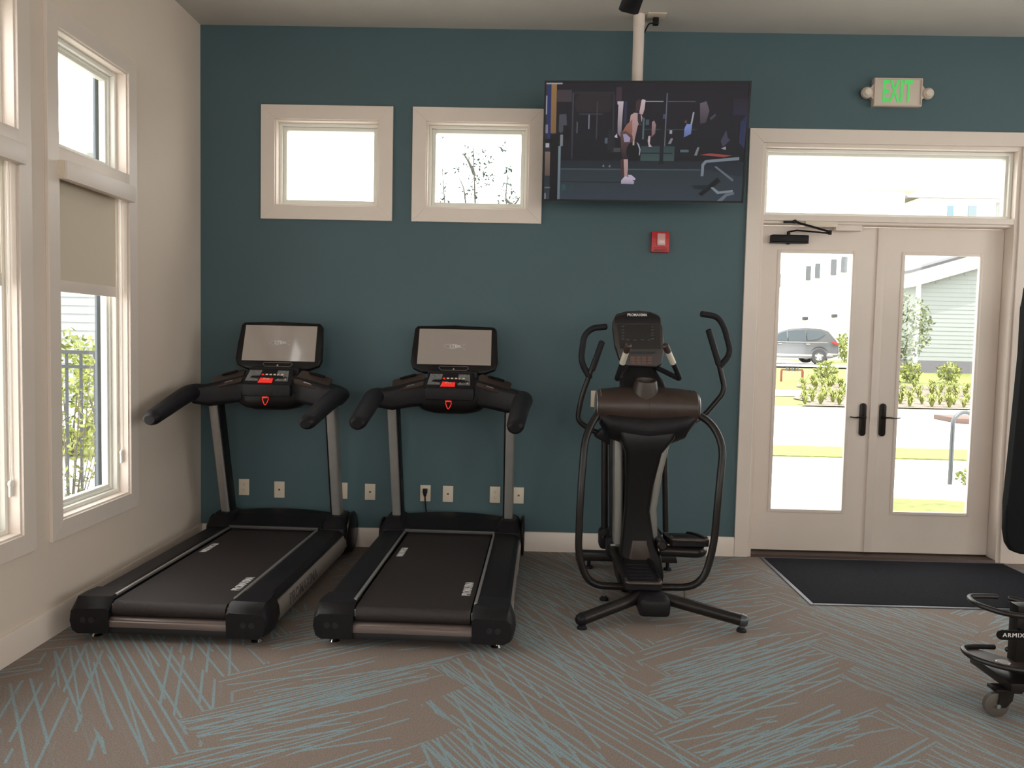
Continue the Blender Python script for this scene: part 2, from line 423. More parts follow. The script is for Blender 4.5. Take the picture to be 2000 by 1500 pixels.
# baseboards
def baseb(name, segs, m=M_trim):
    bm = BM()
    for (x0, x1, y0, y1, ax) in segs:
        if ax == 'y':   # on the back wall
            prism(bm, [(y1, 0), (y0, 0), (y0, .125), (y0+.006, .138), (y1, .138)], 'x', x0, x1)
        else:
            prism(bm, [(x0, 0), (x1, 0), (x1, .125), (x1-.006, .138), (x0, .138)], 'y', y0, y1)
    return struct(name, bm, m)
baseb('baseboard_left', [(XL, XL+.016, YR, YB, 'x')])
baseb('baseboard_back', [(XL+.016, DX[0]-.092, YB-.016, YB, 'y')])
baseb('baseboard_back.001', [(DX[1]+.092, XR, YB-.016, YB, 'y')])

# ------------------------------------------------------------------ windows
def ring_frame(bm, ax, c0, c1, a0, a1, z0, z1, w_, bevel=0.):
    """rectangular frame lying in a wall plane; ax 'x' => plane x=c0..c1"""
    def b(A0, A1, Z0, Z1):
        if ax == 'x': box(bm, c0, c1, A0, A1, Z0, Z1, bevel)
        else: box(bm, A0, A1, c0, c1, Z0, Z1, bevel)
    b(a0, a0+w_, z0, z1); b(a1-w_, a1, z0, z1); b(a0+w_, a1-w_, z0, z0+w_); b(a0+w_, a1-w_, z1-w_, z1)
def mitred(bm, ax, c, d, a0, a1, z0, z1, w_):
    """mitred casing around an opening, front face at c+d"""
    o = [(a0-w_, z0-w_), (a1+w_, z0-w_), (a1+w_, z1+w_), (a0-w_, z1+w_)]; i = [(a0, z0), (a1, z0), (a1, z1), (a0, z1)]
    for k in range(4):
        l = (k+1) % 4; q = [o[k], o[l], i[l], i[k]]
        prism(bm, q, ax, c, c+d, .0015, seg=1)
WN = [0]
def left_window(y0, y1):
    WN[0] += 1; z0, z1 = LZ
    W = structe('window_%d' % WN[0], (XL, (y0+y1)/2, z0))
    off = -Vector(W.location)
    def part(name, bm, m, sm=35): bm.transform(Matrix.Translation(off)); return obj(name, bm, m, W, sm)
    bm = BM(); mitred(bm, 'x', XL, .018, y0+.004, y1-.004, z0+.004, z1-.004, .092); part('casing', bm, M_trim)
    bm = BM(); zr0, zr1 = 2.325, 2.395
    box(bm, XL-.06, XL+.018, y0+.002, y1-.002, zr0, zr1, .002); part('mullion', bm, M_trim)
    bm = BM(); ring_frame(bm, 'x', XL-T+.012, XL+.004, y0+.0005, y1-.0005, z0+.0005, z1-.0005, .012); part('jamb', bm, M_trim)
    for zz0, zz1 in ((z0+.012, zr0), (zr1, z1-.012)):
        bm = BM(); ring_frame(bm, 'x', XL-.135, XL-.05, y0+.0125, y1-.0125, zz0, zz1, .022, .003); f = part('frame', bm, M_vinyl)
        bm = BM(); ring_frame(bm, 'x', XL-.125, XL-.088, y0+.035, y1-.035, zz0+.0225, zz1-.0225, .030, .004)
        ring_frame(bm, 'x', XL-.112, XL-.078, y0+.035, y1-.035, zz0+.0225, zz1-.0225, .014, .003); part('sash', bm, M_vinyl)
        bm = BM(); [box(bm, XL-.150, XL-.136, ya_, yb2, zz0+.014, zz1-.014, .002) for ya_, yb2 in ((y0+.022, y0+.07), (y1-.078, y1-.022))]; part('screen_frame', bm, M_screenf)
        bm = BM(); box(bm, XL-.110, XL-.104, y0+.06, y1-.06, zz0+.048, zz1-.048); part('pane', bm, M_glass, None)
    portal(XL-T-.01, (y0+y1)/2, (z0+z1)/2, z1-z0, y1-y0, (1, 0, 0))
    return W
for a, b in LW: left_window(a, b)
def back_window(x0, x1):
    WN[0] += 1; z0, z1 = BZ
    W = structe('window_%d' % WN[0], ((x0+x1)/2, YB, z0)); off = -Vector(W.location)
    def part(name, bm, m, sm=35): bm.transform(Matrix.Translation(off)); return obj(name, bm, m, W, sm)
    bm = BM(); mitred(bm, 'y', YB, -.02, x0+.004, x1-.004, z0+.004, z1-.004, .096); part('casing', bm, M_trim)
    bm = BM(); ring_frame(bm, 'y', YB-.004, YB+T-.01, x0+.0005, x1-.0005, z0+.0005, z1-.0005, .012); part('jamb', bm, M_trim)
    bm = BM(); ring_frame(bm, 'y', YB+.06, YB+.15, x0+.0125, x1-.0125, z0+.0125, z1-.0125, .020, .003); part('frame', bm, M_vinyl)
    bm = BM(); ring_frame(bm, 'y', YB+.085, YB+.135, x0+.033, x1-.033, z0+.033, z1-.033, .026, .004); part('sash', bm, M_vinyl)
    bm = BM(); box(bm, x0+.055, x1-.055, YB+.113, YB+.119, z0+.055, z1-.055); part('pane', bm, M_glass, None)
    portal((x0+x1)/2, YB+T+.01, (z0+z1)/2, x1-x0, z1-z0, (0, -1, 0))
for a, b in BW: back_window(a, b)
for a, b in RW + QW:
    WN[0] += 1; side = (a, b) in RW
    W = structe('window_%d' % WN[0], (XR, (a+b)/2, 1.2) if side else ((a+b)/2, YR, 1.2)); off = -Vector(W.location)
    bm = BM()
    if side: mitred(bm, 'x', XR, -.018, a, b, 1.2, 3.3, .09)
    else: mitred(bm, 'y', YR, .018, a, b, 1.2, 3.3, .09)
    bm.transform(Matrix.Translation(off)); obj('casing', bm, M_trim, W)
    bm = BM(); ring_frame(bm, 'x' if side else 'y', (XR+.05) if side else (YR-.11), (XR+.11) if side else (YR-.05), a+.001, b-.001, 1.201, 3.299, .05)
    bm.transform(Matrix.Translation(off)); obj('frame', bm, M_vinyl, W)
    bm = BM()
    if side: box(bm, XR+.075, XR+.081, a+.05, b-.05, 1.25, 3.25)
    else: box(bm, a+.05, b-.05, YR-.085, YR-.079, 1.25, 3.25)
    bm.transform(Matrix.Translation(off)); obj('pane', bm, M_glass, W, None)
    if side: portal(XR+T+.01, (a+b)/2, 2.25, 2.1, b-a, (-1, 0, 0))
    else: portal((a+b)/2, YR-T-.01, 2.25, b-a, 2.1, (0, 1, 0))

# roller shades
def shade(y0, y1, label, zb):
    S = thing('roller_shade', label, 'shade', (XL, (y0+y1)/2, 2.33), group='roller shades of the left windows')
    off = -Vector(S.location)
    def part(name, bm, m, par=S, sm=35): bm.transform(Matrix.Translation(off)); return obj(name, bm, m, par, sm)
    bm = BM(); box(bm, XL+.0185, XL+.062, y0-.005, y1-.02, 2.235, 2.325, .002); part('valance', bm, M_trim)
    bm = BM(); box(bm, XL+.0185, XL+.05, y0-.012, y0-.006, 2.237, 2.322); box(bm, XL+.0185, XL+.03, y0-.016, y0-.012, 2.25, 2.31); part('end_bracket', bm, M_plate)
    bm = BM(); box(bm, XL-.042, XL-.0405, y0+.015, y1-.052, zb+.03, 2.32); fb = part('shade_fabric', bm, M_shade, sm=None)
    bm = BM(); box(bm, XL-.047, XL-.0355, y0+.015, y1-.052, zb, zb+.058, .003); part('hem_bar', bm, M_trim)
    bm = BM(); pts = [(XL-.028, y1-.030, 2.30), (XL-.028, y1-.030, .86), (XL-.028, y1-.024, .80), (XL-.028, y1-.018, .86), (XL-.028, y1-.018, 2.30)]
    tube(bm, pts, .0018, 6); part('pull_chain', bm, M_vinyl)
    bm = BM(); lathe(bm, [(.001, -.006), (.016, -.006), (.018, 0), (.016, .006), (.001, .006)], (XL-.028, y1-.024, .80), 'x', 14)
    box(bm, XL-.034, XL-.024, y1-.035, y1-.0125, .74, .80, .002); part('chain_tensioner', bm, M_vinyl)
    return S
shade(3.86, 4.55, 'beige roller shade half lowered in the left window nearest the back wall', 1.695)
shade(2.87, 3.56, 'beige roller shade in the tall window cut by the left edge of the photo', 1.695)

# ------------------------------------------------------------------ double door with transom
DY = YB+.10          # plane of the door leaves' room face
bm = BM(); x0, x1 = DX
cw = .095
prism(bm, [(x0-cw+.004, 0), (x0+.004, 0), (x0+.004, DZ-.004), (x0-cw+.004, DZ+cw-.004)], 'y', YB, YB-.02, .0015, seg=1)
prism(bm, [(x1-.004, 0), (x1+cw-.004, 0), (x1+cw-.004, DZ+cw-.004), (x1-.004, DZ-.004)], 'y', YB, YB-.02, .0015, seg=1)
prism(bm, [(x0+.004, DZ-.004), (x1-.004, DZ-.004), (x1+cw-.004, DZ+cw-.004), (x0-cw+.004, DZ+cw-.004)], 'y', YB, YB-.02, .0015, seg=1)
struct('trim_1', bm, M_trim)
ZT0, ZT1 = 2.348, 2.40      # header rail between the doors and the transom
bm = BM()
box(bm, x0+.0005, x0+.03, YB-.004, YB+T, .0, DZ-.0005, .002); box(bm, x1-.03, x1-.0005, YB-.004, YB+T, .0, DZ-.0005, .002)
box(bm, x0+.03, x1-.03, YB-.004, YB+T, DZ-.03, DZ-.0005, .002)
box(bm, x0+.03, x1-.03, YB+.02, YB+T, ZT0, ZT1, .003)
box(bm, x0+.03, x1-.03, YB-.002, YB+T, ZT1-.035, ZT1+.004, .002)
struct('trim_2', bm, M_trim)
WN[0] += 1
TW = structe('window_%d' % WN[0], ((x0+x1)/2, YB+.1, ZT1)); off = -Vector(TW.location)
bm = BM(); ring_frame(bm, 'y', YB+.045, YB+.13, x0+.031, x1-.031, ZT1+.005, DZ-.031, .022, .003)
ring_frame(bm, 'y', YB+.07, YB+.115, x0+.05, x1-.05, ZT1-.01, DZ-.052, .018, .003); bm.transform(Matrix.Translation(off)); obj('frame', bm, M_vinyl, TW)
bm = BM(); box(bm, x0+.068, x1-.068, YB+.09, YB+.096, ZT1+.012, DZ-.07); bm.transform(Matrix.Translation(off)); obj('pane', bm, M_glass, TW, None)
portal((x0+x1)/2, YB+T+.01, 1.45, x1-x0, DZ, (0, -1, 0))

xa, xm, xb = x0+.033, (x0+x1)/2-.022, x1-.033
def door(n, xx0, xx1, lx0, lx1, lever):
    D = structe('door_%d' % n, ((xx0+xx1)/2, DY, 0)); off = -Vector(D.location)
    def part(name, bm, m, sm=35, par=D): bm.transform(Matrix.Translation(off)); return obj(name, bm, m, par, sm)
    zz0, zz1, g0, g1 = .028, ZT0-.006, .315, 2.165
    bm = BM()
    box(bm, xx0, lx0, DY, DY+.045, zz0, zz1); box(bm, lx1, xx1, DY, DY+.045, zz0, zz1)
    box(bm, lx0, lx1, DY, DY+.045, zz0, g0); box(bm, lx0, lx1, DY, DY+.045, g1, zz1)
    part('door_leaf', bm, M_trim, None)
    bm = BM(); ring_frame(bm, 'y', DY-.006, DY+.012, lx0-.012, lx1+.012, g0-.012, g1+.012, .024, .004); part('glazing_bead', bm, M_trim)
    bm = BM(); box(bm, lx0+.001, lx1-.001, DY+.020, DY+.026, g0+.001, g1-.001); part('pane', bm, M_glass, None)
    bm = BM(); box(bm, xx0+.002, xx1-.002, DY+.002, DY+.04, .0205, .0275); part('sweep', bm, M_thr, None)
    s = -1 if lever < 0 else 1
    hx = (xm-.052) if s < 0 else (xm+.088)
    bm = BM(); prism(bm, rrect(.046, .235, .022, 6, hx, .985), 'y', DY-.012, DY, .003); h = part('handle_plate', bm, M_handle)
    bm = BM(); cyl(bm, (hx, DY-.012, 1.005), (hx, DY-.05, 1.005), .010, 14)
    tube(bm, spline([(hx, DY-.05, 1.005), (hx+s*.03, DY-.054, 1.006), (hx+s*.07, DY-.052, 1.002), (hx+s*.105, DY-.048, 1.006)], 4), [.0085]*8+[.007]*5, 10, squash=.7); part('lever', bm, M_handle)
    bm = BM(); cyl(bm, (hx, DY-.0125, .92), (hx, DY-.017, .92), .009, 14); part('thumb_turn', bm, M_handle)
    return D
door(1, xa, xm, at(1516, 600, DY).x+.006, at(1669, 493, DY).x, -1)
door(2, xm+.004, xb, at(1765, 495, DY).x, at(1918, 497, DY).x, 1)
bm = BM(); box(bm, xm-.004, xm+.05, DY-.014, DY-.0005, .03, ZT0-.008, .004); struct('trim_3', bm, M_trim)   # astragal
bm = BM(); prism(bm, [(YB-.012, 0), (YB-.002, .018), (YB+.15, .020), (YB+T+.04, 0)], 'x', x0+.031, x1-.031); struct('trim_4', bm, M_thr)   # threshold

# door closer
DC = thing('door_closer', 'black hydraulic door closer with folding arm on top of the left door', 'door closer', (1.90, DY, 2.28)); off = -Vector(DC.location)
def part(name, bm, m, par, sm=35, o=None):
    bm.transform(Matrix.Translation(o if o is not None else -Vector(par.location))); return obj(name, bm, m, par, sm)
p0 = at(1503, 468, DY); p1 = at(1575, 470, DY)
bm = BM(); box(bm, p0.x, p1.x, DY-.055, DY, 2.225, 2.275, .008); box(bm, p0.x-.001, p1.x+.001, DY-.05, DY, 2.218, 2.2245); part('body', bm, M_blackp, DC)
e0 = at(1540, 460, DY-.03); e1 = at(1621, 454, YB-.05); e2 = at(1552, 433, YB-.012)
bm = BM(); cyl(bm, (e0.x, DY-.03, 2.21), (e0.x, DY-.03, 2.30), .012, 12); tube(bm, [(e0.x, DY-.03, 2.298), (e0.x+.05, DY-.05, 2.306), (e1.x, e1.y, e1.z-.006)], .006, 8); part('lower_arm', bm, M_blackp, DC)
bm = BM(); tube(bm, [(e1.x, e1.y, e1.z+.004), (e2.x, e2.y, e2.z)], .008, 8); cyl(bm, (e1.x, e1.y, e1.z-.016), (e1.x, e1.y, e1.z+.014), .012, 10); part('upper_arm', bm, M_blackp, DC)
bm = BM(); box(bm, e2.x-.075, e2.x+.03, YB-.010, YB-.0025, e2.z-.010, e2.z+.006, .002); cyl(bm, (e2.x, YB-.004, e2.z), (e2.x, YB-.022, e2.z), .014, 10); part('shoe', bm, M_blackp, DC)
bm = BM(); q0 = at(1570, 433, YB+.03); q1 = at(1632, 450, YB+.03); box(bm, q0.x, q1.x, YB-.004, YB+.0195, ZT0-.022, ZT0+.016, .002)
q2 = at(1680, 452, YB+.06)
ds = obj('door_sensor', bm, M_plate); ds['label'] = 'pale door contact box under the transom beside the closer arm'; ds['category'] = 'sensor'
bm = BM(); box(bm, q1.x+.002, q2.x, YB+.03, YB+.075, ZT0-.04, ZT0-.0005, .002); ds = obj('door_bracket', bm, M_trim); ds['label'] = 'cream metal bracket at the top of the left door above its glass'; ds['category'] = 'bracket'

# ------------------------------------------------------------------ things on the wall
# exit sign
ex = at(1748, 184, YB); EX = thing('exit_sign', 'exit sign with green letters and two round emergency lamps above the door', 'exit sign', (ex.x, YB, ex.z))
bm = BM(); box(bm, -.163, .163, -.045, 0, -.095, .095, .004); obj('housing', bm, M_exit, EX)
bm = BM(); ring_frame(bm, 'y', -.052, -.0455, -.160, .160, -.092, .092, .007); obj('face_rim', bm, M_exit, EX)
letters = 'EXIT'
for ch, lx, sq in (('E', -.085, .75), ('X', -.025, .72), ('I', .022, .9), ('T', .068, .75)):
    bm = text_bm(ch, .205, .001, frame_mat((lx, -.0465, -.002), (1, 0, 0), (0, 0, 1)), sq*.62, .004); obj('letter', bm, M_exitg, EX, None)
for s in (-1, 1):
    bm = BM(); prism(bm, [(s*.163, -.05), (s*.182, -.03), (s*.182, .03), (s*.163, .055)], 'y', -.04, -.002, .002); obj('lamp_arm', bm, M_exit, EX)
    bm = BM(); lathe(bm, [(.001, -.022), (.030, -.022), (.040, -.03), (.036, -.048), (.028, -.055), (.001, -.057)], (s*.206, -.0, -.004), 'y', 20); l = obj('lamp_head', bm, M_exit, EX)
    bm = BM(); lathe(bm, [(.001, -.0575), (.028, -.056), (.022, -.064), (.001, -.067)], (s*.206, 0, -.004), 'y', 16); obj('lens', bm, M_lens, l)
# fire alarm
fa = at(1288.5, 474, YB); FA = thing('fire_alarm', 'red fire alarm strobe on the teal wall under the television', 'fire alarm', (fa.x, YB, fa.z))
bm = BM(); box(bm, -.062, .062, -.035, 0, -.070, .070, .006); obj('housing', bm, M_redbox, FA)
bm = BM(); box(bm, -.026, .030, -.058, -.0355, -.028, .058, .008); obj('strobe_lens', bm, mat('strobe_lens', (.62, .36, .34), .15), FA)
for k in range(3):
    bm = BM(); box(bm, -.045, .045, -.0375, -.0355, -.062+k*.010, -.058+k*.010); obj('sounder_slot', bm, M_dark, FA, None)
# cover plates
def plate(px, py, kind, label, wdt=.074):
    p = at(px, py, YB); P = thing('outlet_plate' if kind != 'jack' else 'jack_plate', label, 'outlet' if kind != 'jack' else 'wall jack', (p.x, YB, p.z))
    bm = BM(); box(bm, -wdt/2, wdt/2, -.006, 0, -.058, .058, .0025); obj('cover', bm, M_plate, P)
    if kind == 'duplex':
        for zz in (-.02, .02):
            bm = BM(); prism(bm, rrect(.034, .028, .010, 3, 0, zz), 'y', -.0075, -.0062); r = obj('receptacle', bm, M_plate, P)
            bm = BM()
            for sx in (-.006, .006): box(bm, sx-.001, sx+.001, -.0080, -.0076, zz-.002, zz+.007)
            cyl(bm, (0, -.0080, zz-.008), (0, -.0076, zz-.008), .0022, 8); obj('slot', bm, M_slot, r, None)
    else:
        bm = BM(); box(bm, -.007, .007, -.0068, -.0062, -.006, .006); obj('jack', bm, M_slot, P, None)
    return P
plate(477, 951, 'duplex', 'outlet plate leftmost on the teal wall, right of the left treadmill post')
plate(546, 956, 'jack', 'wall jack plate centred behind the left treadmill')
plate(663, 958, 'duplex', 'wide outlet plate half hidden behind the right post of the left treadmill', .118)
plate(723, 960.5, 'jack', 'wall jack plate in the gap between the two treadmills')
plate(778, 962, 'duplex', 'outlet plate hidden behind the left post of the right treadmill')
plate(831, 963, 'duplex', 'outlet plate with a black power plug in it')
plate(875, 964.5, 'jack', 'wall jack plate just right of the plugged outlet')
plate(967, 966, 'duplex', 'outlet plate left of the right post of the right treadmill')
plate(1013, 967.5, 'jack', 'rightmost low wall jack plate, beside the right treadmill post')
plate(1164, 779, 'duplex', 'higher outlet plate behind the left end of the elliptical drum')
pc = at(831, 960, YB); PC = thing('power_cord', 'black power cord plugged into the wall behind the right treadmill', 'power cord', (pc.x, YB, pc.z))
bm = BM(); prism(bm, [(-.016, .024), (.016, .024), (.016, .0), (.007, -.03), (-.007, -.03), (-.016, .0)], 'y', -.036, -.0095, .003); obj('plug', bm, M_blackp, PC)
bm = BM(); tube(bm, spline([(0, -.022, -.028), (.004, -.020, -.10), (.016, -.014, -.18), (.03, -.012, -.30), (.03, -.012, -.36)], 6), .0048, 8); obj('cable', bm, M_rub, PC)

# ------------------------------------------------------------------ television on its ceiling pole
TVW, TVH = 1.300, .748
Mtv = Matrix.Translation(at(1259, 278, 5.19)) @ Matrix.Rotation(math.radians(-2.6), 4, 'Z') @ Matrix.Rotation(math.radians(9), 4, 'X')
TV = thing('television', 'large flat television showing a dark gym scene, hung from the ceiling', 'television')
TV.matrix_world = Mtv; TV.rotation_mode = 'XYZ'
loc, q, s_ = Mtv.decompose(); TV.location = loc; TV.rotation_euler = q.to_euler()
bm = BM(); box(bm, -TVW/2, TVW/2, 0, .035, -TVH/2, TVH/2, .004); box(bm, -.35, .35, .035, .06, -.28, .15, .01); obj('housing', bm, M_blackg, TV)
bm = BM(); ring_frame(bm, 'y', -.004, .0, -TVW/2, TVW/2, -TVH/2, TVH/2, .012); obj('bezel', bm, M_blackg, TV)
# picture: flat coloured shapes, in the photo's own crop units
bm = BM(); cl = bm.loops.layers.float_color.new('Col')
lay = [0]
def P2(u, v): return ((u-775)/1450*TVW, (1020-v)/845*TVH)
def lin(c): return tuple(((x/255+.055)/1.055)**2.4 if x/255 > .04045 else x/255/12.92 for x in c)+(1,)
def pic(pts, col, col2=None):
    lay[0] += 1; y = -.0002-.00005*lay[0]
    vs = []
    for (u, v) in pts:
        u = min(max(u, 62), 1488); v = min(max(v, 610), 1430)
        a, b = P2(u, v); vs.append((a, y, b))
    f = bm.faces.new([bm.verts.new(v) for v in vs])
    vmin, vmax = min(p[1] for p in pts), max(p[1] for p in pts)
    c1 = lin(col); c2 = lin(col2 or col)
    for lp, (u, v) in zip(f.loops, pts):
        t = (v-vmin)/max(1, vmax-vmin); lp[cl] = tuple(a+(b-a)*t for a, b in zip(c1, c2))
def R_(u0, v0, u1, v1, c, c2=None): pic([(u0, v0), (u1, v0), (u1, v1), (u0, v1)], c, c2)
R_(60, 605, 1490, 1150, (26, 22, 30), (16, 15, 21)); R_(60, 1150, 1490, 1435, (26, 32, 40), (42, 52, 60))
pic([(180, 1210), (1200, 1205), (1490, 1260), (1490, 1430), (60, 1430)], (36, 46, 52), (48, 58, 66))
R_(180, 1206, 1180, 1216, (60, 74, 78)); R_(150, 1300, 620, 1306, (24, 28, 30))
R_(60, 612, 140, 1200, (52, 46, 60), (38, 34, 40)); R_(76, 615, 98, 1010, (30, 44, 96)); R_(100, 622, 138, 960, (140, 106, 62), (120, 90, 58)); R_(60, 612, 178, 622, (150, 150, 158))
R_(60, 700, 72, 830, (150, 145, 160)); R_(60, 900, 80, 960, (120, 116, 130)); R_(66, 1020, 92, 1060, (160, 160, 170)); R_(62, 1090, 104, 1260, (120, 100, 92), (88, 72, 66))
R_(140, 660, 246, 742, (60, 52, 56)); R_(560, 640, 600, 735, (58, 42, 50)); R_(250, 680, 262, 1140, (58, 58, 66), (42, 42, 50)); R_(262, 672, 545, 690, (40, 36, 42)); R_(540, 690, 552, 1090, (44, 42, 50))
pic([(300, 690), (520, 690), (540, 760), (520, 810), (280, 810), (262, 740)], (38, 32, 36))
R_(425, 740, 434, 1000, (54, 54, 62)); R_(368, 830, 378, 930, (110, 112, 122)); R_(300, 822, 470, 830, (56, 56, 66)); R_(285, 880, 294, 960, (80, 80, 90))
pic([(160, 830), (210, 826), (216, 900), (180, 960), (158, 950)], (66, 68, 76)); R_(190, 905, 240, 1000, (14, 12, 17))
pic([(570, 738), (614, 738), (610, 830), (606, 990), (580, 960), (576, 830)], (186, 172, 180), (110, 100, 110)); R_(556, 760, 578, 960, (20, 18, 24)); R_(620, 738, 640, 900, (44, 42, 62))
pic([(555, 985), (575, 960), (580, 990)], (190, 180, 200)); R_(490, 990, 516, 1030, (72, 86, 96)); R_(510, 940, 560, 1080, (30, 30, 36)); R_(555, 1060, 605, 1090, (62, 62, 66))
R_(760, 735, 895, 741, (130, 136, 140)); R_(925, 735, 1120, 741, (72, 78, 80)); R_(914, 680, 922, 1100, (92, 94, 104)); R_(760, 928, 1140, 934, (54, 60, 64))
R_(750, 1046, 990, 1150, (40, 60, 62), (56, 74, 72)); R_(750, 1092, 975, 1100, (18, 22, 24)); R_(885, 820, 912, 1170, (20, 18, 24)); R_(896, 825, 914, 856, (60, 68, 96))
pic([(1150, 750), (1195, 735), (1220, 800), (1200, 880), (1160, 890)], (96, 86, 96), (60, 54, 62)); pic([(1105, 810), (1116, 810), (1104, 895), (1092, 895)], (150, 150, 160))
pic([(1052, 920), (1066, 892), (1104, 894), (1100, 960), (1050, 985)], (118, 134, 190), (90, 104, 150)); pic([(1045, 880), (1062, 860), (1070, 890)], (90, 60, 60))
pic([(820, 880), (836, 868), (850, 900), (846, 960), (822, 985)], (150, 122, 128), (110, 84, 86)); pic([(800, 975), (815, 975), (812, 1030), (828, 1050), (806, 1052), (796, 1010)], (178, 158, 166)); R_(755, 850, 768, 1000, (70, 92, 100)); R_(776, 862, 800, 900, (66, 74, 84))
R_(948, 935, 966, 960, (150, 150, 156)); pic([(940, 1030), (960, 990), (976, 992), (962, 1030)], (120, 120, 126)); pic([(1130, 1110), (1150, 1052), (1166, 1052), (1150, 1110)], (110, 116, 122)); R_(1030, 1070, 1090, 1088, (76, 92, 100))
pic([(1225, 850), (1262, 820), (1268, 832), (1232, 866)], (62, 64, 74)); pic([(1310, 1010), (1345, 930), (1360, 985), (1380, 1000), (1330, 1050)], (58, 54, 72)); pic([(1318, 1060), (1350, 1045), (1352, 1070)], (140, 140, 160))
pic([(1440, 880), (1488, 820), (1480, 1060), (1440, 1020)], (34, 40, 70), (40, 46, 74)); R_(1380, 720, 1488, 830, (36, 28, 40), (34, 32, 52))
R_(170, 970, 190, 1050, (116, 120, 124)); R_(152, 978, 166, 1040, (30, 28, 34)); R_(100, 968, 160, 1430, (14, 12, 16)); R_(158, 1050, 176, 1430, (110, 126, 134), (92, 108, 116)); R_(60, 1000, 120, 1030, (8, 8, 12))
pic([(190, 1320), (212, 1320), (220, 1360), (190, 1366)], (40, 74, 78)); pic([(240, 1350), (268, 1318), (276, 1330), (264, 1400), (244, 1405)], (44, 60, 64)); R_(56, 1340, 104, 1350, (100, 100, 108)); R_(56, 1385, 74, 1430, (120, 120, 128))
pic([(476, 1190), (490, 1176), (494, 1198)], (110, 116, 116)); pic([(520, 1190), (536, 1178), (536, 1200)], (110, 116, 116))
# the lifter
pic([(730, 740), (745, 724), (768, 728), (764, 790), (752, 830), (728, 815)], (196, 176, 180), (170, 146, 150)); pic([(700, 740), (722, 722), (740, 730), (730, 800), (700, 812)], (58, 40, 44))
pic([(668, 832), (692, 816), (740, 820), (752, 850), (744, 900), (722, 900), (700, 1020), (684, 1018), (680, 950), (640, 930), (662, 880)], (176, 146, 144), (150, 118, 116)); pic([(716, 818), (738, 826), (748, 890), (732, 910), (718, 870)], (44, 38, 48))
pic([(640, 900), (680, 860), (684, 950), (676, 976), (612, 950)], (150, 104, 90), (128, 80, 66)); pic([(600, 945), (640, 942), (686, 975), (690, 1010), (676, 1060), (668, 1140), (620, 1140), (606, 1050)], (92, 66, 66), (40, 28, 34))
pic([(618, 965), (640, 962), (672, 990), (668, 1018), (630, 1020)], (150, 140, 168)); pic([(628, 1140), (660, 1140), (664, 1200), (660, 1262), (640, 1262), (632, 1190)], (176, 146, 144), (160, 130, 128)); pic([(606, 1140), (630, 1140), (640, 1262), (616, 1262)], (64, 42, 44))
pic([(640, 1262), (662, 1262), (712, 1296), (710, 1316), (618, 1314), (618, 1290)], (190, 176, 196), (150, 138, 156)); pic([(662, 1250), (690, 1250), (720, 1274), (718, 1288), (680, 1284)], (180, 168, 186))
for k in range(2):
    cx_, cy2, ra = (698, 1085, 52) if k else (702, 1082, 44)
    ring = [(cx_+ra*math.cos(t*PI/12), cy2+ra*1.32*math.sin(t*PI/12)) for t in range(24)]
    pic(ring, (12, 11, 16) if k else (0, 0, 0))
pic([(716, 1018), (734, 1032), (748, 1070), (744, 1112), (738, 1110), (740, 1072), (726, 1038)], (150, 156, 168)); pic([(690, 1015), (702, 1012), (702, 1040), (690, 1042)], (180, 150, 150))
# bench on the right
pic([(1170, 1106), (1240, 1094), (1400, 1108), (1340, 1120)], (140, 64, 62)); pic([(1185, 1255), (1186, 1170), (1210, 1142), (1450, 1118), (1450, 1140), (1222, 1160), (1206, 1180), (1205, 1255)], (112, 122, 132))
pic([(1276, 1188), (1290, 1182), (1420, 1276), (1414, 1292)], (92, 100, 112)); pic([(1176, 1380), (1304, 1262), (1330, 1290), (1200, 1396)], (14, 13, 18)); pic([(1260, 1336), (1276, 1330), (1320, 1362), (1420, 1350), (1420, 1366), (1310, 1380)], (120, 130, 138)); pic([(1310, 1430), (1370, 1376), (1430, 1366), (1430, 1382), (1380, 1396), (1350, 1430)], (96, 104, 114))
pic([(1120, 1320), (1250, 1316), (1230, 1350), (1150, 1345)], (24, 32, 36))
o = obj('screen_picture', bm, M_tv, TV, None)
# pole
pz = at(1247, 30, 5.31); PO = thing('television_pole', 'white round ceiling pole carrying the television', 'pole', (pz.x+.005, 5.31, ZC))
bm = BM(); cyl(bm, (0, 0, -.60), (0, 0, -.0), .036, 24); obj('tube', bm, M_trim, PO)
bm = BM(); lathe(bm, [(.0365, -.075), (.038, -.075), (.038, 0), (.0365, 0)], seg=24, caps=False); obj('collar', bm, M_trim, PO)
bm = BM(); box(bm, -.05, .05, -.045, .02, -.82, -.60, .006); box(bm, -.12, .12, -.052, -.0455, -.80, -.68, .003); obj('mount_bracket', bm, M_bmetal, PO)
# ceiling outlet with plug and cord
co = onz(1281, 33, ZC); CO = thing('ceiling_outlet', 'outlet plate on the ceiling beside the television pole', 'outlet', (co.x, co.y, ZC))
bm = BM(); box(bm, -.06, .06, -.075, .075, -.007, 0, .003); obj('cover', bm, M_plate, CO)
CC = thing('power_cord', 'short black cord from the ceiling outlet to the television pole', 'power cord', (co.x, co.y, ZC-.008))
bm = BM(); box(bm, -.018, .018, -.018, .018, -.045, 0, .004); obj('plug', bm, M_blackp, CC)
bm = BM(); tube(bm, spline([(-.016, 0, -.035), (-.045, .0, -.04), (-.075, .01, -.10), (-.10, .02, -.15)], 5), .005, 8); obj('cable', bm, M_rub, CC)
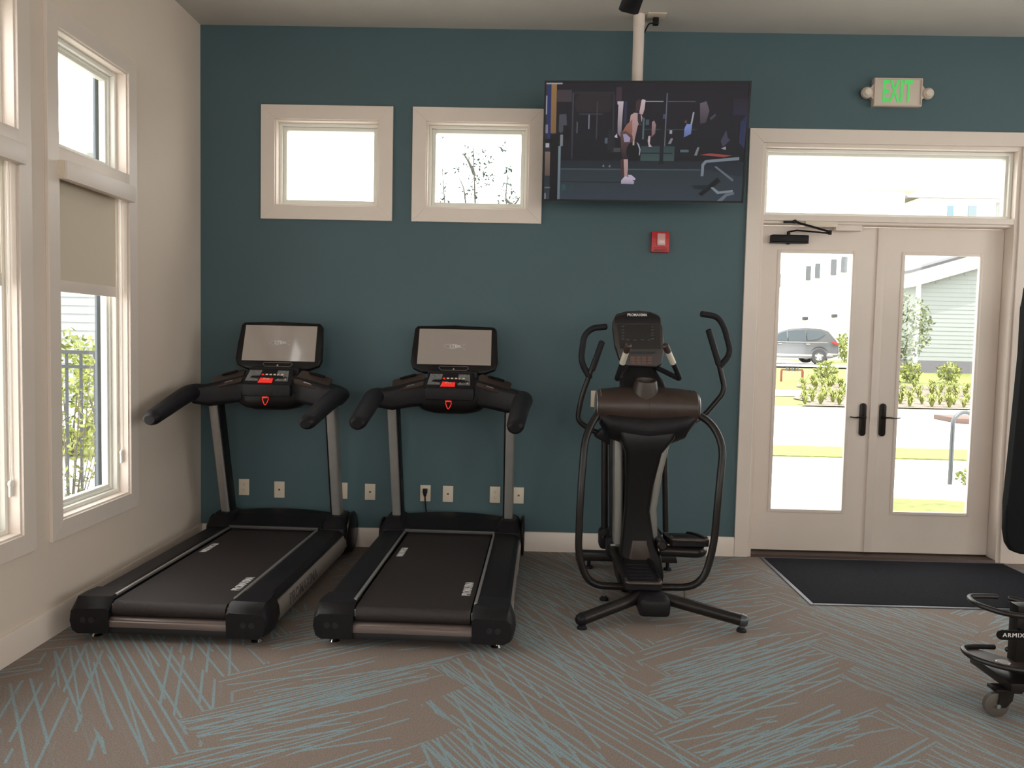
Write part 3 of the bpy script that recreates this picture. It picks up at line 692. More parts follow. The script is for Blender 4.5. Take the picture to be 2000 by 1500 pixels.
# ceiling fan: only a blade tip reaches the frame
fh = Vector((.50, 3.45, 3.20))
FAN = thing('ceiling_fan', 'dark ceiling fan blade tip at the top edge in front of the pole', 'ceiling fan', (fh.x, fh.y, ZC))
bm = BM(); lathe(bm, [(.001, 0), (.07, 0), (.07, -.03), (.02, -.06), (.016, -.30), (.10, -.31), (.13, -.36), (.13, -.42), (.09, -.46), (.001, -.47)], seg=24); obj('motor', bm, M_bmetal, FAN)
tip = at(1226, 26, 4.18) - Vector((fh.x, fh.y, ZC)); ang0 = math.atan2(tip.y, tip.x); rad = math.hypot(tip.x, tip.y)
for k in range(5):
    bm = BM(); prism(bm, [(.12, -.03), (.2, -.045), (rad-.02, -.052), (rad, -.035), (rad, .035), (rad-.02, .052), (.2, .045), (.12, .03)], 'z', 0, .008, .002)
    bm.transform(Matrix.Translation((0, 0, tip.z)) @ Matrix.Rotation(ang0+k*2*PI/5, 4, 'Z') @ Matrix.Rotation(math.radians(12), 4, 'X')); obj('blade', bm, M_bmetal, FAN)

# ------------------------------------------------------------------ entrance mat
mt = thing('entrance_mat', 'black ribbed entrance mat on the carpet before the double door', 'mat', (2.52, 5.05, 0))
bm = BM(); box(bm, -.81, .85, -.475, .475, .001, .009, .002); obj('pile', bm, M_mat, mt)
bm = BM(); ring_frame(bm, 'z', 0, 0, 0, 0, 0, 0, 0) if False else None
for a, b, c, d in ((-.835, -.811, -.50, .50), (.851, .875, -.50, .50), (-.811, .851, -.50, -.476), (-.811, .851, .476, .50)): box(bm, a, b, c, d, .0005, .006, .0015)
obj('rubber_edge', bm, M_mated, mt)

# ------------------------------------------------------------------ treadmill
def make_treadmill(label, loc, rz):
    T_ = thing('treadmill', label, 'treadmill', loc, rz, 'treadmills')
    def part(name, bm, m, par=T_, sm=35): return obj(name, bm, m, par, sm)
    zt = .212
    # side platforms: black deck, silver side panel, aluminium strip
    for s in (-1, 1):
        bm = BM()
        prof = [(s*.298, zt-.006), (s*.330, zt), (s*.435, zt-.004), (s*.462, zt-.022), (s*.462, zt-.045), (s*.30, zt-.045)]
        prism(bm, prof, 'y', .16, 1.53, .003); part('foot_rail', bm, M_blackp)
        bm = BM()
        prof = [(s*.462, .055), (s*.474, .085), (s*.476, .125), (s*.468, .163), (s*.452, .166), (s*.44, .10), (s*.44, .055)]
        rings = [[(x, y, .05+(z-.05)*k) for x, z in prof] for y, k in ((.17, 1.), (.6, 1.02), (1.1, 1.04), (1.6, 1.06))]
        loft(bm, rings); sp = part('side_panel', bm, M_panel)
        if s > 0:
            bm = text_bm('PROMAXIMA', .085, .0004, frame_mat((.4765, .62, .115), (0, 1, 0), (0, 0, 1)), 1.0, .001); part('lettering', bm, M_dkprint, sp, None)
        bm = BM(); box(bm, s*.297-.0075, s*.297+.0075, .09, 1.475, zt-.008, zt+.004, .002); part('trim_strip', bm, M_strip)
        # rear end cap: chamfered on top, swelling outwards
        bm = BM(); rings = []
        for y, zs, ex_ in ((0, .93, -.004), (.006, 1, .0), (.05, 1.02, .012), (.12, 1.03, .014), (.20, 1.0, .002)):
            ztop = .170+.05*min(1, y/.05)*.9
            pr = [(s*.290, .048), (s*.44, .045), (s*(.470+ex_), .060), (s*(.482+ex_), .105), (s*(.476+ex_), .150), (s*(.452+ex_), ztop-.004), (s*.300, ztop), (s*.286, ztop-.012)]
            rings.append([(x, y, z) for x, z in pr])
        loft(bm, rings); cp = part('end_cap', bm, M_blackp)
        for hx in (.372, .412):
            bm = BM(); lathe(bm, [(.0145, -.0014), (.0145, .0)], (s*hx, 0.0, .112), 'y', 14); part('bolt_hole', bm, M_dark, cp)
        # boot around the upright and big round side disc
        bm = BM()
        rings = []
        for z, x0_, x1_, y0_, y1_ in ((.04, .305, .470, 1.52, 1.82), (.15, .300, .474, 1.49, 1.83), (.215, .302, .472, 1.50, 1.83), (.245, .312, .462, 1.535, 1.82), (.272, .330, .448, 1.56, 1.79), (.285, .345, .436, 1.58, 1.77)):
            c = rrect(x1_-x0_, y1_-y0_, .035, 3, (x0_+x1_)/2, (y0_+y1_)/2); rings.append([(s*x, y, z) for x, y in c])
        loft(bm, rings); part('upright_boot', bm, M_blackp)
        kd = 1 if s > 0 else .84; bm = BM(); lathe(bm, [(.001, s*.470), (.128*kd, s*.470), (.138*kd, s*.476), (.140*kd, s*.486), (.130*kd, s*.493), (.001, s*.495)], (0, 1.68, .160 if s > 0 else .140), 'x', 32); part('side_disc', bm, M_blackg)
        # upright: silver tube and a black panel added for its shaded inner side
        Mu = Matrix.Identity(4)
        bm = BM(); b0, b1 = Vector((s*.383, 1.675, .27)), Vector((s*.390, 1.47, 1.08))
        rings = [[(c.x+dx, c.y+dy, c.z) for dx, dy in rrect(.060, .105, .014, 3)] for c in (b0, b1)]
        loft(bm, rings); part('upright', bm, M_silver)
        bm = BM(); rings = [[(c.x-s*.035+dx, c.y+.006+dy, c.z) for dx, dy in rrect(.009, .098, .004, 2)] for c in (b0, b1)]
        loft(bm, rings); part('upright_shade_panel', bm, M_blackp)
        bm = BM(); cyl(bm, (s*.40, .10, 0), (s*.40, .10, .012), .026, 14, .018); cyl(bm, (s*.40, .10, .012), (s*.40, .10, .06), .009, 10); part('levelling_foot', bm, M_chrome)
        bm = BM(); cyl(bm, (s*.36, 1.68, .03), (s*.41, 1.68, .03), .03, 18); part('transport_wheel', bm, M_rub)
    # belt
    bm = BM(); ra = .038; yb = .052; zc = zt-.014-ra
    prof = [(yb-ra*math.sin(a), zc+ra*math.cos(a)) for a in [PI*k/12 for k in range(13)]]
    prof = prof + [(1.52, zc-ra), (1.52, zc+ra)]
    prism(bm, prof, 'x', -.278, .278); belt = part('running_belt', bm, M_belt)
    bm = text_bm('PROMAXIMA', .062, .0003, frame_mat((.235, .36, zt-.0133), (0, 1, 0), (-1, 0, 0)), .62, .001); part('lettering', bm, M_white, belt, None)
    bm = text_bm('PROMAXIMA', .055, .0003, frame_mat((-.235, 1.02, zt-.0133), (0, -1, 0), (1, 0, 0)), .62, .001); part('lettering', bm, M_white, belt, None)
    bm = BM(); box(bm, -.284, .284, .10, 1.52, .055, .12); part('under_frame', bm, M_dark)
    bm = BM(); box(bm, -.290, .290, .012, .075, .046, .076, .003); part('rear_valance', bm, M_dark)
    bm = BM(); prism(bm, [(.006, .078), (.06, .078), (.06, .122), (.02, .122), (.010, .113), (.012, .108), (.006, .104)], 'x', -.288, .288, .001, seg=1); part('rear_bar', bm, M_bar)
    for s in (-1, 1):
        bm = BM(); box(bm, s*.285-.004, s*.285+.004, .03, .055, .150, .185, .001); part('roller_bracket', bm, M_chrome)
    # motor hood, crowned
    bm = BM(); rings = []
    for x in [-.325+.65*k/12 for k in range(13)]:
        cr = 1-(x/.325)**2
        rings.append([(x, 1.50, .10), (x, 1.50, zt+.010), (x, 1.52, zt+.020), (x, 1.55+.01*cr, .238+.004*cr), (x, 1.64, .262+.010*cr), (x, 1.73, .276+.020*cr), (x, 1.77+.02*cr, .262+.014*cr), (x, 1.785+.02*cr, .20), (x, 1.785+.02*cr, .06), (x, 1.56, .055)])
    loft(bm, rings); part('motor_hood', bm, M_blackp)
    bm = BM(); box(bm, -.30, .30, 1.482, 1.4985, zt-.006, zt+.013, .003); part('hood_edge', bm, mat('grey_hood_edge', (.07, .065, .065), .35) if not bpy.data.materials.get('grey_hood_edge') else bpy.data.materials['grey_hood_edge'])
    # console ---------------------------------------------------------
    bm = BM()          # cross arm with its deep belly, lofted from left to right
    rings = []
    for x, y0_, y1_, z0_, z1_ in ((-.478, 1.28, 1.46, 1.085, 1.150), (-.455, 1.27, 1.54, 1.050, 1.165), (-.37, 1.33, 1.60, 1.030, 1.182), (-.25, 1.38, 1.64, 1.050, 1.215), (-.17, 1.38, 1.64, 1.060, 1.235), (0, 1.37, 1.65, 1.06, 1.240),
                                (.17, 1.38, 1.64, 1.060, 1.235), (.25, 1.38, 1.64, 1.050, 1.215), (.37, 1.33, 1.60, 1.030, 1.182), (.455, 1.27, 1.54, 1.050, 1.165), (.478, 1.28, 1.46, 1.085, 1.150)):
        c = rrect(y1_-y0_, z1_-z0_, min(.03, (z1_-z0_)*.35), 3, (y0_+y1_)/2, (z0_+z1_)/2); rings.append([(x, y, z) for y, z in c])
    loft(bm, rings); part('console_body', bm, M_blackp)
    bm = BM(); rings = []      # rounded belly under the keypad
    for z, k in ((1.12, 1.), (1.08, 1.), (1.055, .95), (1.03, .82), (1.012, .55), (1.005, .15)):
        rings.append([(x*k, 1.47+(y)*k, z) for x, y in rrect(.46, .20, .09, 5)])
    loft(bm, rings); part('console_belly', bm, M_blackg)
    for s in (-1, 1):
        # storage tray, sloping to the side
        Mt = frame_mat((s*.280, 1.425, 1.203), (1, 0, -.26), (0, .85, .45))
        if s < 0: Mt = frame_mat((s*.280, 1.425, 1.203), (1, 0, .26), (0, .85, .45))
        bm = BM(); prism(bm, rrect(.215, .16, .02, 3), 'z', -.004, .010, .003, M=Mt); tr = part('tray', bm, M_brown)
        bm = BM(); box(bm, -.045, .045, -.058, -.050, .0105, .0125, M=Mt); part('tray_line', bm, M_strip, tr)
        bm = BM(); prism(bm, rrect(.11, .02, .008, 3, s*-.0, .064), 'z', .0105, .020, .003, M=Mt); part('tray_lip', bm, M_blackg, tr)
        # padded side handle
        pts = spline([(s*.430, 1.50, 1.112), (s*.462, 1.42, 1.122), (s*.474, 1.31, 1.120), (s*.466, 1.16, 1.100), (s*.455, .92, 1.050), (s*.449, .76, 1.015)], 5)
        bm = BM(); tube(bm, pts, [.046+.016*math.sin(min(1, i/12)*PI*.5)-.012*max(0, (i-12)/(len(pts)-13)) for i in range(len(pts))], 16, squash=.86); part('handrail', bm, M_rub)
        e = Vector(pts[-1]); d = (Vector(pts[-1])-Vector(pts[-2])).normalized()
        bm = BM(); tube(bm, [e-d*.006, e+d*.028], [.0515, .045], 16, squash=.86); part('handrail_cap', bm, M_blackp)
    # keypad block
    Mk = frame_mat((0, 1.400, 1.222), (1, 0, 0), (0, .66, .75)) @ Matrix.Diagonal((1.08, 1.08, 1, 1))
    bm = BM(); prism(bm, [(-.150, -.062), (.150, -.062), (.137, .062), (-.137, .062)], 'z', -.004, .012, .004, M=Mk); kp = part('keypad', bm, M_blackp)
    bm = BM(); box(bm, -.158, .158, 1.330, 1.44, 1.105, 1.183, .012); part('keypad_front', bm, M_blackp, kp)
    bm = BM(); prism(bm, [(-.137, -.035), (-.062, -.035), (-.05, .046), (-.125, .046)], 'z', .0125, .0135, M=Mk); part('key_field', bm, M_grey, kp, None)
    bm = BM(); prism(bm, [(.045, -.035), (.120, -.035), (.112, .046), (.045, .046)], 'z', .0125, .0135, M=Mk); part('key_field', bm, M_grey, kp, None)
    for k in range(6):
        bm = BM(); box(bm, -.040+k*.024-.0075, -.040+k*.024+.0075, .010, .019, .0125, .0145, .001, M=Mk); part('key', bm, M_plate if k > 1 else (M_red if k == 0 else M_plate), kp)
    for r_ in range(3):
        for k in range(4):
            bm = BM(); box(bm, .055+k*.015, .063+k*.015, -.022+r_*.016, -.016+r_*.016, .0136, .0146, M=Mk); part('key', bm, M_slot if (r_+k) % 3 else M_plate, kp, None)
    bm = BM(); prism(bm, [(-.058, -.050), (.030, -.050), (.030, -.005), (.022, .004), (-.040, .004)], 'z', .0125, .018, .003, M=Mk); st = part('stop_button', bm, M_red, kp)
    bm = text_bm('STOP', .016, .0003, Mk @ Matrix.Translation((-.010, -.022, .0186))); part('lettering', bm, M_white, st, None)
    # safety key cord
    bm = BM(); tube(bm, spline([(-.018, 1.352, 1.10), (-.022, 1.338, 1.085), (-.006, 1.335, 1.050), (.012, 1.338, 1.078), (.010, 1.352, 1.10)], 5), .003, 8); box(bm, -.024, .012, 1.330, 1.345, 1.094, 1.103, .002); part('safety_key', bm, M_red)
    # screen: rounded bezel leaning back
    Ms = frame_mat((0, 1.600, 1.432), (1, 0, 0), (0, .30, .954)) @ Matrix.Diagonal((1.19, 1.20, 1, 1))
    bm = BM(); outline = []
    for (x, y) in [(-.215, -.118), (-.160, -.142), (0, -.152), (.160, -.142), (.215, -.118)]: outline.append((x*1.08, y))
    left = [(.246, -.08), (.240, .0), (.233, .112), (.218, .130), (0, .136), (-.218, .130), (-.233, .112), (-.240, 0), (-.246, -.08)]
    prism(bm, outline+left, 'z', -.040, .004, .010, M=Ms, seg=3); sc = part('screen_housing', bm, M_blackg)
    bm = BM(); prism(bm, [(-.208, -.094), (.208, -.094), (.205, .112), (-.205, .112)], 'z', .0045, .0052, M=Ms); part('display', bm, M_tread_scr, sc, None)
    bm = BM(); tube(bm, [Ms @ Vector(p) for p in [(-.078, -.104, .005), (.078, -.104, .005), (.084, -.112, .005), (.070, -.126, .005), (-.070, -.126, .005), (-.084, -.112, .005)]], .0013, 6, closed=True); part('badge_outline', bm, M_strip, sc)
    bm = BM(); lathe(bm, [(.001, 0), (.005, 0), (.004, .002), (.001, .0025)], seg=12, M=Ms @ Matrix.Translation((0, -.119, .0045))); part('badge_dot', bm, M_strip, sc)
    bm = BM(); box(bm, -.165, .165, 1.49, 1.62, 1.21, 1.285, .012); part('screen_neck', bm, M_blackp)
    bm = text_bm('STEX', .024, .0002, Ms @ Matrix.Translation((.002, .012, .0056)), 1.25); part('lettering', bm, M_white, sc, None)
    bm = BM()
    ell = [(-.035+.028*0+.040*math.cos(t)+.015, .012+.013*math.sin(t), .0055) for t in [PI*.12+PI*1.76*k/24 for k in range(25)]]
    tube(bm, [Ms @ Vector(p) for p in ell], .0006, 4); tube(bm, [Ms @ Vector(p) for p in ((-.02, .000, .0055), (.062, .028, .0055))], .0006, 4); tube(bm, [Ms @ Vector(p) for p in ((-.01, .026, .0055), (.062, -.002, .0055))], .0006, 4); part('logo_line', bm, M_white, sc)
    return T_
t2 = make_treadmill('black treadmill in the middle, between the other treadmill and the elliptical', (-.516, 3.715, 0), math.radians(-1.4))
t1 = copy_tree(t2); t1['label'] = 'black treadmill in the corner against the left wall'
t1.location = (-1.693, 3.70, 0); t1.rotation_euler = (0, 0, math.radians(-1.5))

# ------------------------------------------------------------------ elliptical
EL = thing('elliptical_trainer', 'black elliptical trainer with swinging arms between treadmill and door', 'elliptical', (.74, 4.75, 0)); eo = -Vector(EL.location)
def ep(name, bm, m, par=None, sm=35): bm.transform(Matrix.Translation(eo)); return obj(name, bm, m, par or EL, sm)
A = lambda px, py, Y: tuple(at(px, py, Y))
def ellring(x, y, z, ry, rz, n=24): return [(x, y+ry*math.cos(2*PI*k/n), z+rz*math.sin(2*PI*k/n)) for k in range(n)]
# drum housing
bm = BM(); zc = 1.12; xs0, xs1 = .432, 1.032
rings = [ellring(x, 4.76, zc-.0, ry, rz) for x, ry, rz in ((xs0, .105, .085), (xs0+.012, .118, .098), (.56, .128, .112), (.73, .135, .120), (.90, .128, .112), (xs1-.012, .118, .098), (xs1, .105, .085))]
loft(bm, rings); dr = ep('drum_housing', bm, M_brown)
for x in (xs0+.018, .60, .73, .86, xs1-.05):
    k = 1-abs(x-.73)/.3*.16
    bm = BM(); loft(bm, [ellring(x-.0015, 4.76, zc, .135*k+.0008, .120*k+.0008), ellring(x+.0015, 4.76, zc, .135*k+.0008, .120*k+.0008)]); ep('seam', bm, M_dark if x > .5 else M_strip, dr)
bm = BM(); loft(bm, [ellring(xs1+.0005, 4.76, zc, .108, .088), ellring(xs1+.004, 4.76, zc, .104, .084)]); ep('end_disc', bm, M_strip, dr)
bm = BM(); loft(bm, [ellring(xs0-.004, 4.76, zc, .104, .084), ellring(xs0-.0005, 4.76, zc, .108, .088)]); ep('end_disc', bm, M_strip, dr)
# underside cowl and curved spine
def sec(cx, cy_, z, w_, d, r=.03): return [(x, y, z) for x, y in rrect(w_, d, min(r, w_*.3, d*.3), 4, cx, cy_)]
bm = BM(); loft(bm, [sec(.72, 4.83, .02, .24, .40), sec(.715, 4.83, .12, .27, .40), sec(.71, 4.82, .22, .25, .36), sec(.695, 4.80, .34, .19, .30), sec(.685, 4.78, .50, .150, .25), sec(.695, 4.76, .66, .165, .22), sec(.71, 4.745, .85, .215, .22), sec(.725, 4.745, .94, .32, .24), sec(.73, 4.76, 1.02, .38, .22)]); ep('spine', bm, M_blackg)
bm = BM(); loft(bm, [ellring(x, 4.765, zz, ry, rz) for x, zz, ry, rz in ((.452, 1.06, .10, .05), (.50, 1.025, .132, .10), (.60, 1.005, .138, .115), (.73, .99, .142, .13), (.86, 1.005, .138, .115), (.96, 1.03, .132, .10), (1.012, 1.06, .10, .05))]); ep('drum_cowl', bm, M_blackp)
for s, pts in ((-1, [(.585, .28), (.582, .50), (.575, .72), (.570, .95)]), (1, [(.800, .28), (.785, .50), (.815, .72), (.865, .96)])):
    bm = BM(); loft(bm, [sec(x, 4.84, z, .052, .20, .020) for x, z in pts]); ep('side_shroud', bm, M_shroud)
bm = BM(); loft(bm, [sec(.70, 4.70, .10, .17, .10, .03), sec(.705, 4.66, .2, .15, .08, .03), sec(.70, 4.67, .33, .09, .06, .02)]); ep('front_fairing', bm, M_brown)
# neck, cup holder, console
bm = BM(); loft(bm, [sec(.73, 4.82, 1.18, .30, .14), sec(.71, 4.86, 1.28, .26, .10), sec(.70, 4.90, 1.36, .16, .07)]); ep('neck', bm, M_blackp)
bm = BM(); Mc = Matrix.Translation((.715, 4.715, 1.20)) @ Matrix.Rotation(math.radians(14), 4, 'X')
lathe(bm, [(.085, -.03), (.075, .02), (.066, .07), (.062, .083), (.052, .083), (.046, .07), (.046, .02), (.001, .018)], seg=28, M=Mc); ep('cup_holder', bm, M_brown)
Me = frame_mat(at(1248, 661, 4.88), (1, 0, .015), (0, .22, .97)); s_ = 4.88/F_PX
def E_(px, py): return ((px-1248)*s_, (661-py)*s_)
bm = BM(); prism(bm, [E_(*p) for p in [(1204, 612), (1225, 606), (1248, 605), (1272, 607), (1289, 614), (1294, 640), (1297, 680), (1292, 712), (1280, 718), (1222, 716), (1209, 700), (1202, 675), (1198, 640), (1198, 625)]], 'z', -.06, .0, .012, M=Me, seg=3); cs = ep('console', bm, M_conso)
bm = BM(); prism(bm, [E_(*p) for p in [(1206, 633), (1288, 633), (1290, 682), (1211, 682)]], 'z', .0005, .003, M=Me); ep('display', bm, M_display_off, cs, None)
bm = BM(); prism(bm, [E_(*p) for p in [(1201, 619), (1225, 611), (1248, 610), (1272, 611), (1290, 619), (1291, 631), (1202, 631)]], 'z', .0005, .004, .002, M=Me); ep('hood', bm, M_blackp, cs)
for py in range(638, 664, 6):
    for px in (1217, 1274):
        bm = BM(); x_, z_ = E_(px, py); box(bm, x_-.008, x_+.008, z_-.003, z_+.003, .0032, .0042, M=Me); ep('key', bm, M_keyd, cs, None)
for k in range(4):
    bm = BM(); x_, z_ = E_(1226+k*14, 664); box(bm, x_-.009, x_+.009, z_-.0025, z_+.0025, .0032, .0042, M=Me); ep('key', bm, M_keyd, cs, None)
bm = BM(); x_, z_ = E_(1252, 689); box(bm, x_-.085, x_+.085, z_-.008, z_+.006, .0005, .003, M=Me); ep('slot', bm, M_dark, cs, None)
for r_ in range(3):
    for k in range(4):
        bm = BM(); x_, z_ = E_(1235+k*11, 699+r_*5); box(bm, x_-.013, x_+.013, z_-.005, z_+.005, .0005, .003, .001, M=Me); ep('key', bm, mat('copper_key', (.16, .06, .04), .4) if not bpy.data.materials.get('copper_key') else bpy.data.materials['copper_key'], cs)
bm = text_bm('PROMAXIMA', .023, .0004, Me @ Matrix.Translation((*E_(1245, 614.5), .0047)), .92, .0004); ep('lettering', bm, M_white, cs, None)
# fixed grip bars with chrome pulse contacts
for s, base, corner, tip in ((-1, (1225, 715, 4.88), (1204, 742, 4.62), (1227, 676, 4.46)), (1, (1282, 718, 4.88), (1329, 741, 4.62), (1300, 676, 4.46))):
    b_, c_, t_ = Vector(A(*base)), Vector(A(*corner)), Vector(A(*tip))
    bm = BM(); tube(bm, fillet([b_, c_, t_], .035, 5), .0155, 12); g = ep('grip_bar', bm, M_rub)
    a1_, a2_ = c_.lerp(t_, .50), c_.lerp(t_, .83)
    bm = BM(); tube(bm, [a1_, a2_], .0172, 14, round_end=False); ep('pulse_contact', bm, M_pulse, g)
    bm = BM(); tube(bm, [t_.lerp(c_, .14), t_+(t_-c_)*.03], .019, 12); ep('thumb_switch', bm, M_brown, g)
# swinging arms
def arm(pts, yy, r=.0165, rad=.05):
    bm = BM(); tube(bm, fillet([A(p[0], p[1], yy) for p in pts], rad, 6), r, 12); return bm
a_ = ep('swing_arm', arm([(1200, 856), (1160, 843), (1127, 822), (1136, 775), (1153, 728), (1165, 695), (1177, 668)], 4.93), M_bmetal)
ep('curved_grip', arm([(1152, 738), (1134, 706), (1141, 655), (1156, 641), (1184, 638)], 4.93, .019, .06), M_rub, a_)
ep('straight_grip', arm([(1157, 722), (1176, 668)], 4.93, .0195), M_rub, a_)
a_ = ep('swing_arm', arm([(1318, 836), (1352, 826), (1377, 810), (1416, 764), (1407, 722), (1396, 680), (1384, 645)], 4.93), M_bmetal)
ep('curved_grip', arm([(1406, 716), (1428, 690), (1415, 640), (1402, 618), (1370, 613)], 4.93, .019, .06), M_rub, a_)
ep('straight_grip', arm([(1404, 712), (1384, 645)], 4.93, .0195), M_rub, a_)
for s, q in ((-1, [(1172, 838), (1208, 826), (1212, 865), (1190, 868), (1160, 852)]), (1, [(1292, 822), (1330, 826), (1345, 832), (1340, 840), (1300, 850), (1292, 850)])):
    pp = [at(px, py, 4.9) for px, py in q]; bm = BM(); prism(bm, [(p.x, p.z) for p in pp], 'y', 4.86, 4.95, .006); ep('pivot_block', bm, M_blackg)
# hanging link rods with yokes
for (p0_, p1_, yy, r_) in (((1182, 850), (1181, 1038), 5.0, .0235), ((1196, 850), (1196, 1056), 4.86, .0195), ((1280, 838), (1277, 1040), 4.97, .0185), ((1298, 838), (1300, 1036), 4.86, .0185)):
    bm = BM(); tube(bm, [A(*p0_, yy), A(*p1_, yy)], r_, 12); ep('link_rod', bm, M_bmetal)
for (px, py, yy) in ((1182, 1050, 5.0), (1277, 1050, 4.97), (1197, 1066, 4.86)):
    c = at(px, py, yy); bm = BM(); prism(bm, rrect(.085, .13, .03, 4, c.x, c.z), 'y', yy-.04, yy+.04, .008); y_ = ep('link_yoke', bm, M_blackp)
    bm = BM(); box(bm, c.x-.022, c.x+.022, yy-.0425, yy-.0402, c.z+.010, c.z+.022); ep('yoke_plate', bm, M_chrome, y_)
# left pedal, low and near
pl0 = Vector(A(1197, 1072, 4.84)); pr0 = Vector(A(1243, 1150, 4.34))
bm = BM(); rings = []
for t in range(7):
    k = t/6; c = pl0.lerp(pr0, k); rings.append([(c.x+dx, c.y, c.z+dz) for dx, dz in rrect(.055+.03*k, .06, .02, 3)])
loft(bm, rings); ep('pedal_beam', bm, M_bmetal)
def pedal(x0_, x1_, yf, yr, zf, zr, lip):
    bm = BM(); w_ = x1_-x0_; cx = (x0_+x1_)/2; rings = []
    for k, ww in ((0, .55), (.06, .75), (.2, .92), (.5, 1), (.85, 1), (.96, .97), (1, .9)):
        y = yf+(yr-yf)*k; z = zf+(zr-zf)*k
        rings.append([(cx-w_/2*ww, y, z-.03), (cx+w_/2*ww, y, z-.03), (cx+w_/2*ww*1.03, y, z+.012), (cx+w_/2*ww*.9, y, z+.010), (cx+w_/2*ww*.88, y, z), (cx-w_/2*ww*.88, y, z), (cx-w_/2*ww*.9, y, z+.010), (cx-w_/2*ww*1.03, y, z+.012)])
    loft(bm, rings); p_ = ep('pedal', bm, M_blackp)
    bm = BM(); tube(bm, fillet([(x0_+.01, yr+.06, zr+.008), (x0_+.01, yr-.005, zr+.008), (x1_-.01, yr-.005, zr+.008), (x1_-.01, yr+.06, zr+.008)], .03), .011, 10); ep('pedal_rim', bm, M_brown, p_)
    for k in range(5):
        yy = yf+(yr-yf)*(.3+.13*k); zz = zf+(zr-zf)*(.3+.13*k)
        bm = BM(); box(bm, cx-w_*.32, cx+w_*.32, yy-.006, yy+.006, zz+.0005, zz+.004); ep('grip_rib', bm, M_rub, p_, None)
lA, lB = at(1222, 1143, 4.26), at(1293, 1143, 4.26)
pedal(lA.x-.005, lB.x+.005, 4.66, 4.26, .225, lA.z+.006, 1)
rA, rB = at(1290, 1060, 4.58), at(1387, 1060, 4.58)
pedal(rA.x+.06, rB.x, 4.98, 4.58, .30, rB.z+.005, 1)
bm = BM(); tube(bm, [(rA.x+.02, 4.96, .30), (rA.x+.02, 4.62, .31)], .032, 12); tube(bm, fillet([(rA.x+.02, 4.66, .27), (rB.x-.04, 4.62, .275), (rB.x-.02, 4.72, .27)], .05), .034, 12); ep('pedal_beam', bm, M_bmetal)
# floor frame: side loop, rear arms, front bar, feet
yl = 4.545
loop = [(1172, 800, 4.70), (1143, 850, 4.62), (1134, 960, yl), (1129, 1085, yl), (1150, 1143, yl), (1262, 1147, yl), (1370, 1147, yl), (1394, 1070, yl), (1404, 960, yl), (1413, 870, 4.60), (1388, 822, 4.66), (1340, 800, 4.72)]
bm = BM(); tube(bm, fillet([A(*p) for p in loop], .14, 6), .0215, 14); ep('side_loop', bm, M_bmetal)
bm = BM(); box(bm, .63, .80, 4.13, 4.30, .045, .150, .038, seg=4); ep('rear_hub', bm, M_blackp)
bm = BM(); box(bm, .675, .755, 4.25, 5.20, .05, .11, .01); ep('floor_beam', bm, M_bmetal)
for s, p_, q_ in ((-1, (.66, 4.26, .12), A(1137, 1209, 4.075)), (1, (.78, 4.24, .12), A(1449, 1211, 4.10))):
    bm = BM(); tube(bm, [p_, q_], .034, 16, squash=.95); ep('rear_arm', bm, M_bmetal)
    q_ = Vector(q_); d = (q_-Vector(p_)).normalized()
    bm = BM(); tube(bm, [q_-d*.004, q_+d*.022], [.0352, .030], 16); ep('arm_cap', bm, M_blackp if s < 0 else M_galv)
bm = BM(); prism(bm, [(.36, .055), (.36, .095), (.40, .115), (.98, .115), (1.02, .10), (1.03, .055)], 'y', 5.15, 5.23, .01); ep('front_bar', bm, M_bmetal)
feet = [(1137, 1209, 4.075, .07), (1449, 1211, 4.10, .06), (1180, 1150, yl, .075), (1339, 1150, yl, .075)]
for px, py, yy, h_ in feet:
    c = at(px, py, yy)
    bm = BM(); cyl(bm, (c.x, yy, .012), (c.x, yy, h_), .010, 10); f_ = ep('foot_stem', bm, M_chrome)
    bm = BM(); lathe(bm, [(.001, 0), (.026, 0), (.026, .010), (.014, .024), (.001, .024)], (c.x, yy, 0), seg=16); ep('foot', bm, M_rub, f_)
for x in (.45, .97):
    bm = BM(); cyl(bm, (x, 5.19, .0), (x, 5.19, .06), .012, 10); lathe(bm, [(.001, 0), (.028, 0), (.024, .014), (.001, .016)], (x, 5.19, 0), seg=16); ep('foot', bm, M_rub)

# ------------------------------------------------------------------ plate trolley at the right edge
TR = thing('plate_trolley', 'black wheeled storage trolley with two looped tiers, cut by the right edge', 'trolley', (2.28, 3.30, 0)); to = -Vector(TR.location)
def tp(name, bm, m, par=None, sm=35): bm.transform(Matrix.Translation(to)); return obj(name, bm, m, par or TR, sm)
bm = BM(); box(bm, 2.02, 2.54, 3.27, 3.33, .155, .445, .004); tp('post', bm, M_bmetal)
for zz, xl in ((.435, 1.87), (.212, 1.855)):
    for s in (-1, 1):
        X = lambda x: x if s < 0 else 4.56-x
        ptsl = [(2.02, 3.42), (1.93, 3.42), (xl+.02, 3.40), (xl, 3.33), (xl+.015, 3.27), (1.93, 3.20), (2.02, 3.165), (2.14, 3.16), (2.20, 3.18), (2.18, 3.26), (2.06, 3.40)]
        bm = BM(); tube(bm, spline([(X(x), y, zz) for x, y in ptsl], 4), .0115, 10); lo = tp('loop', bm, M_bmetal)
        if zz < .3:
            bm = BM(); prism(bm, [(X(x), y) for x, y in ptsl[1:8]], 'z', zz-.010, zz-.006); tp('tray_plate', bm, M_brown, lo)
            bm = BM(); lathe(bm, [(.001, 0), (.028, 0), (.026, .002), (.001, .002)], (X(1.97), 3.27, zz-.0055), seg=16); tp('tray_disc', bm, M_strip, lo)
bq = at(1949, 1241, 3.2)-Vector((.05, 0, 0)); bz = bq.z; tq = at(1979, 1241.5, 3.2)-Vector((.05, 0, 0))
